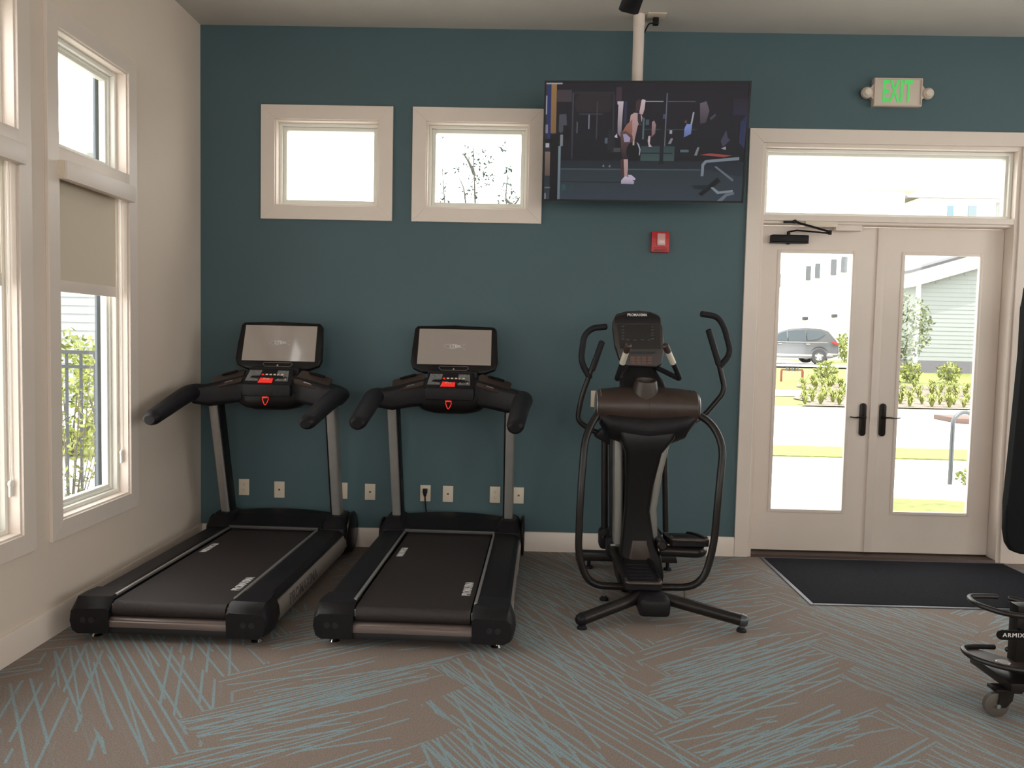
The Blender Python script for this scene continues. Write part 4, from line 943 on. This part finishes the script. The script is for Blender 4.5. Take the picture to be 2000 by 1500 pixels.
bm = BM(); prism(bm, rrect(.30, .040, .0199, 6, bq.x+.15, bz), 'y', 3.205, 3.212, .001, seg=1); bd = tp('name_badge', bm, M_blackg)
bm = BM(); box(bm, 2.03, 2.05, 3.2125, 3.27, bz-.01, bz+.01); tp('badge_bracket', bm, M_bmetal, bd)
bm = text_bm('ARMIX', .024, .0006, frame_mat((tq.x+.004, 3.2042, bz), (1, 0, 0), (0, 0, 1)), 1.08, .0003, 1.18); tp('lettering', bm, M_white, bd, None)
bm = BM(); box(bm, 1.94, 2.56, 3.16, 3.46, .125, .160, .004); tp('base', bm, M_bmetal)
for cx_, cy2 in ((1.915, 3.215), (2.58, 3.215), (2.27, 3.42)):
    bm = BM(); box(bm, cx_-.02, cx_+.085, cy2-.035, cy2+.035, .110, .124, .002)
    prism(bm, [(cx_+.005, .11), (cx_+.06, .11), (cx_+.055, .075), (cx_+.03, .045), (cx_-.005, .045)], 'y', cy2-.022, cy2-.017); prism(bm, [(cx_+.005, .11), (cx_+.06, .11), (cx_+.055, .075), (cx_+.03, .045), (cx_-.005, .045)], 'y', cy2+.017, cy2+.022)
    c_ = tp('caster', bm, M_bmetal)
    bm = BM(); lathe(bm, [(.018, -.014), (.043, -.014), (.050, -.010), (.050, .010), (.043, .014), (.018, .014)], (cx_+.0, cy2, .050), 'y', 24); tp('wheel', bm, M_wheel, c_)
    bm = BM(); cyl(bm, (cx_, cy2-.024, .050), (cx_, cy2+.024, .050), .009, 12); tp('axle', bm, M_chrome, c_)
    bm = BM(); tube(bm, [(cx_+.01, cy2, .118), (cx_-.02, cy2-.02, .120), (cx_-.045, cy2-.03, .135)], .005, 6); tp('brake_lever', bm, M_bmetal, c_)

TR.location.x += .05
# padded board at the right edge, on its floor stand
PB = thing('padded_board', 'tall black upholstered board with rounded corners at the right edge by the door', 'pad', (2.66, 4.55, 0)); po_ = -Vector(PB.location)
Yp = 4.40; pv = lambda px, py: (at(px, py, Yp).x, at(px, py, Yp).z)
left_e = [pv(p[0]+9, p[1]) for p in [(2012, 545), (1999, 562), (1994, 600), (1989, 690), (1980, 780), (1970, 880), (1959, 985), (1956, 1035), (1960, 1062), (1970, 1078), (1985, 1083), (2003, 1084)]]
cxp = 3.02
poly = left_e + [(2*cxp-x, z) for x, z in reversed(left_e)]
bm = BM(); prism(bm, poly, 'y', Yp, Yp+.05, .012, seg=3); bm.transform(Matrix.Translation(po_)); obj('upholstery', bm, M_pad, PB)
bm = BM(); box(bm, 2.97, 3.07, Yp+.0505, Yp+.14, .03, 1.4, .006); box(bm, 2.85, 3.19, Yp-.30, Yp+.145, 0, .03, .006); bm.transform(Matrix.Translation(po_)); obj('stand', bm, M_bmetal, PB)

# ================================================================== outside
GZ = -.06
def ground(name, m, pts, z=None, zs=None, label=None):
    bm = BM(); n = len(pts); vs_ = [(x, y, (zs[i] if zs else z)) for i, (x, y) in enumerate(pts)]
    add_faces(bm, vs_+[(x, y, zz-.25) for x, y, zz in vs_], [tuple(range(n)), tuple(range(2*n-1, n-1, -1))]+[(i, i+n, (i+1) % n+n, (i+1) % n) for i in range(n)])
    return struct(name, bm, m, smooth=None)
x0w, x1w = XL-T, XR+T; y1w = YB+T
def gy(px, py): d = ray(px, py); return (GZ-H)/d.z*d.y      # y where that row meets the flat ground
ys0, ys1 = gy(1575, 893), gy(1575, 873); yrd = gy(1575, 797)
ground('patio_paving', M_conc, [(-1.2, y1w), (14, y1w), (14, ys0), (-1.2, ys0)], GZ)
ground('grass_verge', M_grass, [(-1.2, ys0), (30, ys0), (30, ys1), (-1.2, ys1)], GZ+.02)
ground('road', M_conc, [(-30, ys1), (60, ys1), (60, yrd), (-30, yrd)], GZ-.01)
# planted bank beyond the road rising to the houses
Yc = 37.; zc_ = at(1600, 713, Yc).z
bm = BM(); nx, ny = 24, 10; rows = []
def bankz(x, y):
    t = min(1, max(0, (y-yrd)/(Yc-4-yrd))); return GZ+.03+(zc_-GZ-.05)*t*t*(3-2*t)
for j in range(ny+1):
    y = yrd+(Yc+60-yrd)*(j/ny)**1.6; rows.append([(-60+140*i/nx, y, bankz(0, y)) for i in range(nx+1)])
loft(bm, rows, closed=False, caps=False); struct('lawn', bm, M_grass)
# bark bed on the slope
bm = BM(); rows = []
for j in range(7):
    y = yrd+.05+6.2*j/6; rows.append([(x, y, bankz(0, y)+.03) for x in (at(1565, 780, y).x+.3*math.sin(j*2), at(1700, 780, y).x, at(1850, 780, y).x, at(2000, 780, y).x+8)])
loft(bm, rows, closed=False, caps=False); struct('planting_bed', bm, M_mulch)
ysw = yrd+3.0
def strip_path(name, m, x_a, x_b, y_a, y_b, lift=.03):
    bm = BM(); loft(bm, [[(x_a, y, bankz(0, y)+lift), (x_b, y, bankz(0, y)+lift)] for y in (y_a, (y_a+y_b)/2, y_b)], closed=False, caps=False); struct(name, bm, m)
strip_path('sidewalk', M_conc, -30, at(1600, 765, yrd+3).x, yrd+2.6, yrd+4.2)
strip_path('driveway', M_conc, -30, at(1700, 720, 34).x, 33., 48., .04)
# grass patch by the building right of the path
bm = BM(); c = [onz(1741, 972, GZ+.015), onz(1900, 985, GZ+.015), onz(1900, 1040, GZ+.015), onz(1741, 1040, GZ+.015)]
ground('grass_patch', M_grass, [(c[0].x, c[0].y), (c[1].x+2, c[1].y), (c[2].x+2, c[2].y), (c[3].x, c[3].y)], GZ+.012); bm.free()

def leaf_cloud(bm, pts_fn, n, size, rnd):
    for _ in range(n):
        c = Vector(pts_fn()); a = Vector((rnd.gauss(0, 1), rnd.gauss(0, 1), rnd.gauss(0, 1))).normalized(); b = a.orthogonal().normalized(); b.rotate(Matrix.Rotation(rnd.uniform(0, 6.28), 3, a))
        l = size*rnd.uniform(.7, 1.3); n2 = a
        add_faces(bm, [c, c+b*l*.5+n2.cross(b)*l*.22, c+b*l, c+b*l*.5-n2.cross(b)*l*.22], [(0, 1, 2, 3)])
# lilies in the bed
def make_tuft(label):
    t = thing('lily_clump', label, 'plant', group='lily clumps in the bark bed')
    bm = BM(); r_ = random.Random(5)
    for k in range(34):
        a = r_.uniform(0, 2*PI); h = r_.uniform(.2, .46); o_ = r_.uniform(.16, .30); w_ = .022
        d = Vector((math.cos(a), math.sin(a), 0)); n_ = Vector((-d.y, d.x, 0))*w_
        pts = [d*.03, d*o_*.4+Vector((0, 0, h*.75)), d*o_*.8+Vector((0, 0, h)), d*o_*1.25+Vector((0, 0, h*.75))]
        loft(bm, [[p-n_*k2, p+n_*k2] for p, k2 in zip(pts, (1, 1, .8, .15))], closed=False, caps=False)
    o_ = obj('foliage', bm, M_leafy, t); o_['kind'] = 'stuff'; return t
lil = make_tuft('low arching lily clump in the bark bed beyond the road')
r_ = random.Random(3); first = True
for j in range(8):
    for i in range(11):
        y = yrd+.5+j*.78+r_.uniform(-.08, .08); px = 1572+i*35+r_.uniform(-5, 5)+(j % 2)*16
        if (px < 1590+(-6*j) and j > 2) or (j == 7 and px > 1690): continue
        x = at(px, 780, y).x; t = lil if first else copy_tree(lil); first = False
        t.location = (x, y, bankz(0, y)+.03); t.rotation_euler = (0, 0, r_.uniform(0, 6)); k = r_.uniform(.5, .74); t.scale = (k, k, k)
# yellow shrubs on top of the bank
def bush(name, label, cat, loc, rx, ry, rz_, n, size, m, trunk=.0, seed=1, group=None):
    t = thing(name, label, cat, loc, group=group); rnd = random.Random(seed)
    def pt():
        u = Vector((rnd.gauss(0, 1), rnd.gauss(0, 1), rnd.gauss(0, 1))).normalized()*rnd.uniform(.35, 1)**.5
        return (u.x*rx, u.y*ry, trunk+rz_+u.z*rz_)
    bm = BM(); leaf_cloud(bm, pt, n, size, rnd); f = obj('foliage', bm, m, t, None); f['kind'] = 'stuff'
    bm = BM()
    if trunk: tube(bm, [(0, 0, 0), (.03, 0, trunk*.6), (0, .02, trunk+rz_*.7)], [.06, .045, .03], 8)
    for k in range(6):
        a = k*PI/3; tube(bm, [(0, 0, trunk*.8), (rx*.35*math.cos(a), ry*.35*math.sin(a), trunk+rz_*.6), (rx*.7*math.cos(a), ry*.7*math.sin(a), trunk+rz_*1.2)], [.02, .014, .006], 6)
    obj('stems', bm, M_bark, t)
    return t
for k, (px, lab) in enumerate(((1612, 'yellow-green shrub seen through the left door, above the lilies'), (1778, 'yellow-green shrub at the left of the right door glass'), (1853, 'yellow-green shrub in front of the grey gable house'))):
    p = at(px, 740, 27.); bush('shrub', lab, 'shrub', (p.x, 27., bankz(0, 27.)+.02), .36, .34, .34, 420, .12, M_leafy, seed=k+2)
tp_ = at(1762, 700, 25.); bush('small_tree', 'airy green tree behind the right door, beside the gable house', 'tree', (tp_.x-.2, 25., bankz(0, 25.)), 1.05, .9, 1.15, 1500, .15, M_leafg, trunk=.75, seed=9)
p = at(1650, 670, 44.); bush('shrub', 'green bush behind the rear end of the parked car', 'shrub', (p.x+.3, 44., zc_), .8, .8, .9, 900, .2, M_leafy, seed=19)
p = onz(1884, 948, GZ); bush('shrub', 'small leafy plant at the foot of the bike rack', 'shrub', (p.x+.06, p.y, GZ+.01), .14, .14, .10, 160, .06, M_leafy, seed=21)

# bike rack: inverted U of pipe
b0 = onz(1855, 946, GZ); b1 = onz(1895, 950, GZ); yb_ = b0.y; hgt = at(1878, 806, yb_).z
bm = BM(); wr = .17; pts = [(b0.x, yb_, GZ)]+[(b0.x+wr-wr*math.cos(PI*k/12), yb_+.16*k/12, hgt-wr+wr*math.sin(PI*k/12)) for k in range(13)]+[(b0.x+2*wr, yb_+.16, GZ)]
tube(bm, pts, .024, 12); o = obj('bike_rack', bm, M_galv); o['label'] = 'galvanised inverted U bike rack outside the right door'; o['category'] = 'bike rack'
# storm drain lid
d0 = onz(1846, 822, GZ); bm = BM(); box(bm, d0.x, d0.x+1.6, d0.y-.5, d0.y+.5, GZ-.01, GZ+.10, .02); o = obj('storm_drain', bm, M_curb); o['label'] = 'brown stained drain inlet at the far edge of the road'; o['category'] = 'drain'
# little sawhorse barrier on the lawn
q = at(1547, 725, 26.5); SB = thing('barrier', 'small red and white barrier on the lawn in front of the car', 'barrier', (q.x, 26.5, bankz(0, 26.5)))
bm = BM(); box(bm, -.36, .36, -.03, .03, .36, .42); obj('crossbar', bm, M_rust, SB, None)
for s in (-1, 1):
    bm = BM(); box(bm, s*.35-.03, s*.35+.03, -.03, .03, 0, .36); obj('leg', bm, M_rust, SB, None)
for k in range(5):
    bm = BM(); box(bm, -.22+k*.09, -.16+k*.09, -.036, -.0305, .35, .47); obj('marker', bm, (M_fence if k % 2 else M_galv), SB, None)

# parked car, seen from its side, nose to the left
CAR = thing('car', 'grey sport utility car parked beyond the lawn, seen through the left door', 'car'); zg = zc_+.045
Mcar = Matrix.Translation((at(1639, 700, Yc).x, Yc, zg)); CAR.location = Mcar.translation
# local: x from -4.75 (nose) to 0 (tail), y from 0 (near side) to 1.85
def body_ring(y, k, inset):
    prof = [(-4.70, .42), (-4.74, .62), (-4.66, .80), (-4.2, .93), (-3.45, 1.02), (-2.75, 1.46), (-2.3, 1.60), (-1.5, 1.67), (-.75, 1.62), (-.45, 1.52), (-.12, 1.10), (-.02, .85), (.0, .60), (-.06, .36), (-.4, .26), (-4.5, .24)]
    return [(-2.35+(x+2.35)*k, y, z if z < .95 else .95+(z-.95)*(1)) for x, z in prof]
bm = BM(); loft(bm, [[(x, y+(.22*max(0, z-.95)/.7 if y < .9 else -.22*max(0, z-.95)/.7), z) for x, _, z in body_ring(y, k, 0)] for y, k in ((0, .985), (.06, 1), (1.79, 1), (1.85, .985))]); obj('body', bm, M_car, CAR)
def yy(z): return .22*max(0, z-.95)/.7
for poly in ([(-3.30, 1.03), (-2.72, 1.40), (-2.42, 1.50), (-2.42, 1.03)], [(-2.36, 1.03), (-2.36, 1.51), (-1.9, 1.56), (-1.55, 1.56), (-1.55, 1.06)], [(-1.49, 1.07), (-1.49, 1.56), (-1.0, 1.53), (-.72, 1.46), (-.62, 1.38), (-1.0, 1.16)]):
    bm = BM(); n = len(poly); add_faces(bm, [(x, yy(z)-.012, z) for x, z in poly]+[(x, yy(z)+.01, z) for x, z in poly], [tuple(range(n)), tuple(range(2*n-1, n-1, -1))]+[(i, i+n, (i+1) % n+n, (i+1) % n) for i in range(n)]); obj('side_window', bm, M_carg, CAR, None)
bm = BM(); box(bm, -4.3, -.3, -.014, .02, .36, .44, .004); obj('sill_trim', bm, M_strip, CAR)
bm = BM(); box(bm, -3.3, -.55, -.006, .02, .985, 1.012, .003); obj('waist_trim', bm, M_strip, CAR)
bm = BM(); prism(bm, [(-.42, 1.05), (-.14, 1.03), (-.06, .92), (-.22, .90)], 'y', -.016, .03, .004); obj('tail_light', bm, mat('tail_light_red', (.28, .03, .03), .3), CAR)
bm = BM(); box(bm, -.55, .02, -.012, .03, .42, .50, .01); obj('bumper_trim', bm, M_strip, CAR)
for x_ in (-1.55, -2.85): 
    bm = BM(); box(bm, x_, x_+.18, -.03, 0, .90, .93, .008); obj('door_handle', bm, M_strip, CAR)
for x_ in (-.93, -3.75):
    for y_ in (-.02, 1.66):
        bm = BM(); lathe(bm, [(.20, 0), (.33, 0), (.36, .03), (.36, .19), (.33, .21), (.20, .21), (.20, 0)], (x_, y_, .36), 'y', 28, caps=False); wh = obj('wheel', bm, M_tyre, CAR)
        bm = BM(); lathe(bm, [(.001, .02), (.05, .01), (.21, .03), (.23, .012), (.23, .19), (.001, .19)], (x_, y_, .36), 'y', 24); rm = obj('rim', bm, M_strip, wh)
        for k in range(5):
            a = k*2*PI/5; bm = BM(); cyl(bm, (x_+.13*math.cos(a), y_+.018, .36+.13*math.sin(a)), (x_+.13*math.cos(a), y_+.03, .36+.13*math.sin(a)), .036, 8); obj('rim_opening', bm, M_tyre, wh, None) if y_ < 0 else bm.free()
bm = BM(); tube(bm, [(-2.6, .32, 1.60), (-1.6, .32, 1.70), (-.7, .32, 1.66)], .02, 6); obj('roof_rail', bm, M_strip, CAR)
bm = BM(); lathe(bm, [(.43, -.004), (.40, .02), (.36, .1)], (-.93, 0, .38), 'y', 24, caps=False); obj('wheel_arch', bm, M_tyre, CAR)

# white house behind the car, windows as seen
WH = thing('house', 'large white house behind the parked car', 'house', (at(1500, 700, 52).x, 52, zc_)); wo = -Vector(WH.location)
def hp(name, bm, m, par, sm=None): bm.transform(Matrix.Translation(-Vector(par.location))); return obj(name, bm, m, par, sm)
a_ = at(1440, 700, 52).x; b_ = at(1752, 700, 52).x; zt_ = at(1600, 372, 52).z
bm = BM(); box(bm, a_, b_, 52, 60, zc_-.3, zt_); hp('wall', bm, M_whouse, WH)
bm = BM(); prism(bm, [(51.3, zt_), (60.7, zt_), (56, zt_+2.6)], 'x', a_-.6, b_+.6); hp('roof', bm, mat('pale_roof', (.80, .76, .75), .9, noise=(3, .06)), WH)
for x_a, x_b, y_a, y_b in ((1518, 1522, 536, 559), (1576, 1581, 521, 546), (1594, 1599, 516, 542), (1625, 1631, 508, 536), (1645, 1652, 503, 531)):
    p_, q_ = at(x_a, y_a, 52), at(x_b, y_b, 52)
    bm = BM(); box(bm, p_.x-.05, q_.x+.05, 51.93, 52, q_.z-.05, p_.z+.05); wf = hp('window', bm, M_galv, WH)
    bm = BM(); box(bm, p_.x, q_.x, 51.9, 51.929, q_.z, p_.z); hp('pane', bm, M_hwin, wf)
for px, py in ((1571, 622), (1628, 617)):
    p_ = at(px, py, 52); bm = BM(); box(bm, p_.x-.15, p_.x+.15, 51.7, 52, p_.z-.1, p_.z+.1, .02); hp('wall_lamp', bm, M_fence, WH)
# gable house on the right with lapped siding boards
GH_ = thing('house', 'grey sided gable house behind the tree, right of the door', 'house', (at(1850, 716, 31).x, 31, at(1850, 718, 31).z)); Yg = 31
gl = at(1791, 700, Yg).x; gz0 = at(1850, 718, Yg).z; gz1 = at(1850, 705, Yg).z
pk = at(1792, 556, Yg); pk2 = at(1916, 521, Yg); slope = (pk2.z-pk.z)/(pk2.x-pk.x)
gr = gl+9.0; gtop = lambda x: pk.z+(x-pk.x)*slope if x < (gl+gr)/2 else pk.z+((gl+gr)-x-pk.x)*slope
bm = BM(); prism(bm, [(gl, gz0-.3), (gr, gz0-.3), (gr, gz1), (gl, gz1)], 'y', Yg+.03, Yg+1.5); hp('foundation', bm, mat('grey_foundation', (.10, .095, .11), .8), GH_)
bm = BM(); prism(bm, [(gl, gz1), (gr, gz1), (gr, gtop(gr)), ((gl+gr)/2, gtop((gl+gr)/2)), (gl, gtop(gl))], 'y', Yg+.05, Yg+1.5); hp('wall', bm, M_siding, GH_)
z = gz1; bh = .165
while z < gtop((gl+gr)/2)-.2:
    zt2 = z+bh; xl_ = gl if zt2 <= gtop(gl) else pk.x+(zt2-pk.z)/slope; xr_ = gl+gr-xl_
    if xr_-xl_ > .3:
        bm = BM(); add_faces(bm, [(xl_, Yg+.032, z), (xr_, Yg+.032, z), (xr_, Yg+.045, zt2), (xl_, Yg+.045, zt2), (xl_, Yg+.05, z), (xr_, Yg+.05, z)], [(0, 1, 2, 3), (0, 4, 5, 1)]); hp('siding_board', bm, M_siding, GH_)
    z = zt2
bm = BM(); zo = .02
for sgn in (0, 1):
    xs = [gl-.5, (gl+gr)/2]
    P_ = [(x, gtop(max(x, gl))+(x-max(x, gl))*slope) for x in xs]
    q4 = [(P_[0][0], P_[0][1]), (P_[1][0], P_[1][1]), (P_[1][0], P_[1][1]+.55), (P_[0][0], P_[0][1]+.55)]
    if sgn: q4 = [(gl+gr-x, z) for x, z in q4]
    prism(bm, q4, 'y', Yg-.35, Yg+1.5)
hp('fascia', bm, M_whouse, GH_)
bm = BM()
for sgn in (0, 1):
    q4 = [(gl-.6, pk.z+(gl-.6-pk.x)*slope+.56), ((gl+gr)/2, gtop((gl+gr)/2)+.56), ((gl+gr)/2, gtop((gl+gr)/2)+.66), (gl-.6, pk.z+(gl-.6-pk.x)*slope+.66)]
    if sgn: q4 = [(gl+gr-x, z) for x, z in q4]
    prism(bm, q4, 'y', Yg-.45, Yg+1.6)
hp('roof', bm, mat('dark_roof_edge', (.06, .06, .068), .9), GH_)
bm = BM(); box(bm, gl-.12, gl+.02, Yg-.0, Yg+.1, gz0, gtop(gl)); hp('corner_board', bm, M_whouse, GH_)
# far house seen through the transom
FHs = thing('house', 'pale distant house with reddish roof seen through the transom', 'house', (at(1880, 600, 70).x, 70, zc_))
x_a, x_b = at(1795, 400, 70).x, at(2050, 400, 70).x
zt3 = at(1880, 388, 70).z
bm = BM(); box(bm, x_a, x_b, 70, 80, zc_-.3, zt3); hp('wall', bm, M_whouse, FHs)
bm = BM(); prism(bm, [(69.85, zt3), (80.2, zt3), (75, at(1850, 345, 75).z)], 'x', x_a-1, x_b+1); hp('roof', bm, mat('reddish_roof', (.150, .134, .138), .9, noise=(2, .1)), FHs)
for px, w_, m_ in ((1850, 12, (.10, .16, .20)), (1890, 17, (.13, .17, .20)), (1945, 8, (.14, .15, .13))):
    p_ = at(px, 420, 70); q_ = at(px+w_, 402 if px < 1900 else 396, 70); bm = BM(); box(bm, p_.x, q_.x, 69.9, 70, p_.z-.8, q_.z); hp('window', bm, mat('distant_window', m_, .5), FHs)

# crape myrtle outside the second small window
MY = thing('crape_myrtle', 'slender flowering tree branches outside the right small window', 'tree', (-.3, 6.75, GZ)); rnd = random.Random(4)
bm = BM(); lf = BM(); fw = BM()
Ym = 6.75
def P3(px, py, dy=0): p_ = at(px, py, Ym+dy); return Vector((p_.x+.3, dy, p_.z-GZ))
stems = [[(930, 520), (928, 400), (926, 340), (925, 270)], [(930, 520), (912, 420), (906, 370), (895, 345)], [(935, 520), (985, 420), (988, 380), (993, 330)], [(925, 520), (875, 430), (868, 390), (864, 330)], [(926, 340), (915, 315), (905, 300)], [(988, 390), (1003, 400), (1015, 385)]]
base = Vector((0.02, 0, 0))
for i, st in enumerate(stems):
    dy = (i-2)*.05; pts = [P3(px, py, dy) for px, py in st]
    if i < 4: pts = [base, base.lerp(pts[0], .6)]+pts
    tube(bm, spline([tuple(p_) for p_ in pts], 4), [max(.0025, .016*(1-k/(len(pts)*4.))) for k in range((len(pts)-1)*4+1)], 6)
def leaves(px, py, rpx, n, m_bm, size=.035):
    for _ in range(n):
        a, r2 = rnd.uniform(0, 6.28), rpx*math.sqrt(rnd.random())
        c = P3(px+r2*math.cos(a), py+r2*math.sin(a)*1.1, rnd.uniform(-.12, .12))
        leaf_cloud(m_bm, lambda: c, 1, size, rnd)
for px, py, rp, n in ((922, 312, 17, 34), (950, 318, 14, 26), (935, 335, 20, 44), (930, 355, 16, 20), (925, 395, 12, 10), (950, 345, 14, 12), (894, 333, 6, 7), (965, 350, 10, 10), (905, 372, 8, 8), (929, 385, 14, 20), (984, 288, 7, 12), (858, 275, 5, 4), (995, 330, 8, 14), (990, 355, 8, 18), (985, 375, 10, 18), (1000, 380, 14, 18), (1010, 395, 10, 12), (866, 340, 7, 6), (868, 360, 8, 8), (872, 395, 10, 12), (925, 372, 14, 10), (1005, 325, 8, 4), (988, 398, 14, 14), (870, 378, 9, 7), (945, 300, 10, 5), (915, 290, 6, 5)):
    leaves(px, py, rp, n, lf)
leaves(859, 393, 4, 9, fw, .025); leaves(1004, 328, 4, 3, fw, .02); leaves(924, 273, 3, 3, fw, .02)
leaves(930, 480, 60, 220, lf, .05)
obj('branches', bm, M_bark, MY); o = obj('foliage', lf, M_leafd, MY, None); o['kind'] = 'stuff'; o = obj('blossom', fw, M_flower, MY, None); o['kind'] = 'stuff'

# left side yard: lawn, path, fence, shrub, neighbour house
ground('side_yard', M_conc, [(-14, -8), (x0w, -8), (x0w, y1w), (-1.2, y1w), (-1.2, 9.6), (-14, 9.6)], GZ)
ground('side_lawn', M_grass, [(-25, 9.6), (-1.2, 9.6), (-1.2, ys1-.01), (-25, ys1-.01)], GZ+.01)
ground('side_path', M_conc, [(-25, 11.2), (-1.3, 11.2), (-1.3, 14.5), (-25, 14.5)], GZ+.03) if ys1 > 14.6 else None
FN = thing('metal_fence', 'black metal picket fence seen through the left window', 'fence', (-4.2, 6.1, GZ))
for z_, h_ in ((1.375, .03), (1.265, .025), (.12, .03)):
    bm = BM(); box(bm, -1.6, 1.35, -.015, .015, z_-GZ-.06-.0, z_-GZ-.06+h_); obj('rail', bm, M_fence, FN, None)
fx = at(158, 700, 6.1).x+4.2
pk_m = None
for k in range(-12, 12):
    x_ = fx+k*.112
    if not -1.55 < x_ < 1.35: continue
    if pk_m is None:
        bm = BM(); box(bm, -.0085, .0085, -.0085, .0085, .0, 1.375); o = obj('picket', bm, M_fence, FN, None); pk_m = o.data
    else:
        o = bpy.data.objects.new('picket', pk_m); C.objects.link(o); o.parent = FN
    o.location = (x_, 0, 0)
for x_ in (-1.6, 1.37):
    bm = BM(); box(bm, x_-.03, x_+.03, -.03, .03, 0, 1.42); obj('post', bm, M_fence, FN, None)
sh = at(140, 850, 5.3)
def tall_shrub():
    t = thing('leafy_shrub', 'sparse upright yellow-green shrub just outside the left window', 'shrub', (sh.x-.03, 5.3, GZ)); rnd = random.Random(8); bm = BM(); lf = BM(); dk = BM()
    for k in range(11):
        a = rnd.uniform(0, 6.28); r0 = rnd.uniform(.05, .24); top = rnd.uniform(.75, 1.40)
        p = [(0, 0, 0), (r0*.5*math.cos(a), r0*.5*math.sin(a), top*.45), (r0*math.cos(a)+rnd.uniform(-.04, .04), r0*math.sin(a), top)]
        pts = spline(p, 5); tube(bm, pts, [.007*(1-.07*i) for i in range(len(pts))], 5)
        for q in pts[2:]:
            for _ in range(4): 
                c = Vector(q)+Vector((rnd.gauss(0, .045), rnd.gauss(0, .045), rnd.gauss(0, .04)))
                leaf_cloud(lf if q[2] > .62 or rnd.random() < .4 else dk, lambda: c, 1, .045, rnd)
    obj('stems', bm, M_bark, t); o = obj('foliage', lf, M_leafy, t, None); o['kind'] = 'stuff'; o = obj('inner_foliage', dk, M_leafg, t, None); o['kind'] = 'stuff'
tall_shrub()
p = at(135, 655, 9.5); bush('shrub', 'rounded yellow-green hedge plant behind the metal fence', 'shrub', (p.x, 9.5, GZ), .8, .5, .78, 1800, .09, M_leafy, seed=31)
p = at(185, 655, 11.); bush('shrub', 'second hedge plant further behind the metal fence', 'shrub', (p.x+.1, 11., GZ), .35, .4, .72, 700, .09, M_leafy, seed=33)
NH = thing('house', 'blue-grey neighbour house seen through the left window', 'house', (-9.5, 17, GZ))
nz = at(140, 303, 17).z; xn0, xn1 = -16, at(240, 500, 17).x
bm = BM(); box(bm, xn0, xn1, 17.05, 24, GZ, nz); hp('wall', bm, M_siding, NH)
z = GZ+.1
while z < nz-.15:
    bm = BM(); add_faces(bm, [(xn0, 17.025, z), (xn1, 17.025, z), (xn1, 17.04, z+.18), (xn0, 17.04, z+.18), (xn0, 17.05, z), (xn1, 17.05, z)], [(0, 1, 2, 3), (0, 4, 5, 1)]); hp('siding_board', bm, M_siding, NH); z += .18
bm = BM(); rz_ = at(140, 248, 20).z; prism(bm, [(16.5, nz-.05), (20.5, rz_), (24.5, nz-.05), (24.5, nz-.2), (16.5, nz-.2)], 'x', xn0-.5, xn1+.4); hp('roof', bm, mat('pale_green_roof', (.125, .137, .12), .9, noise=(4, .15)), NH)
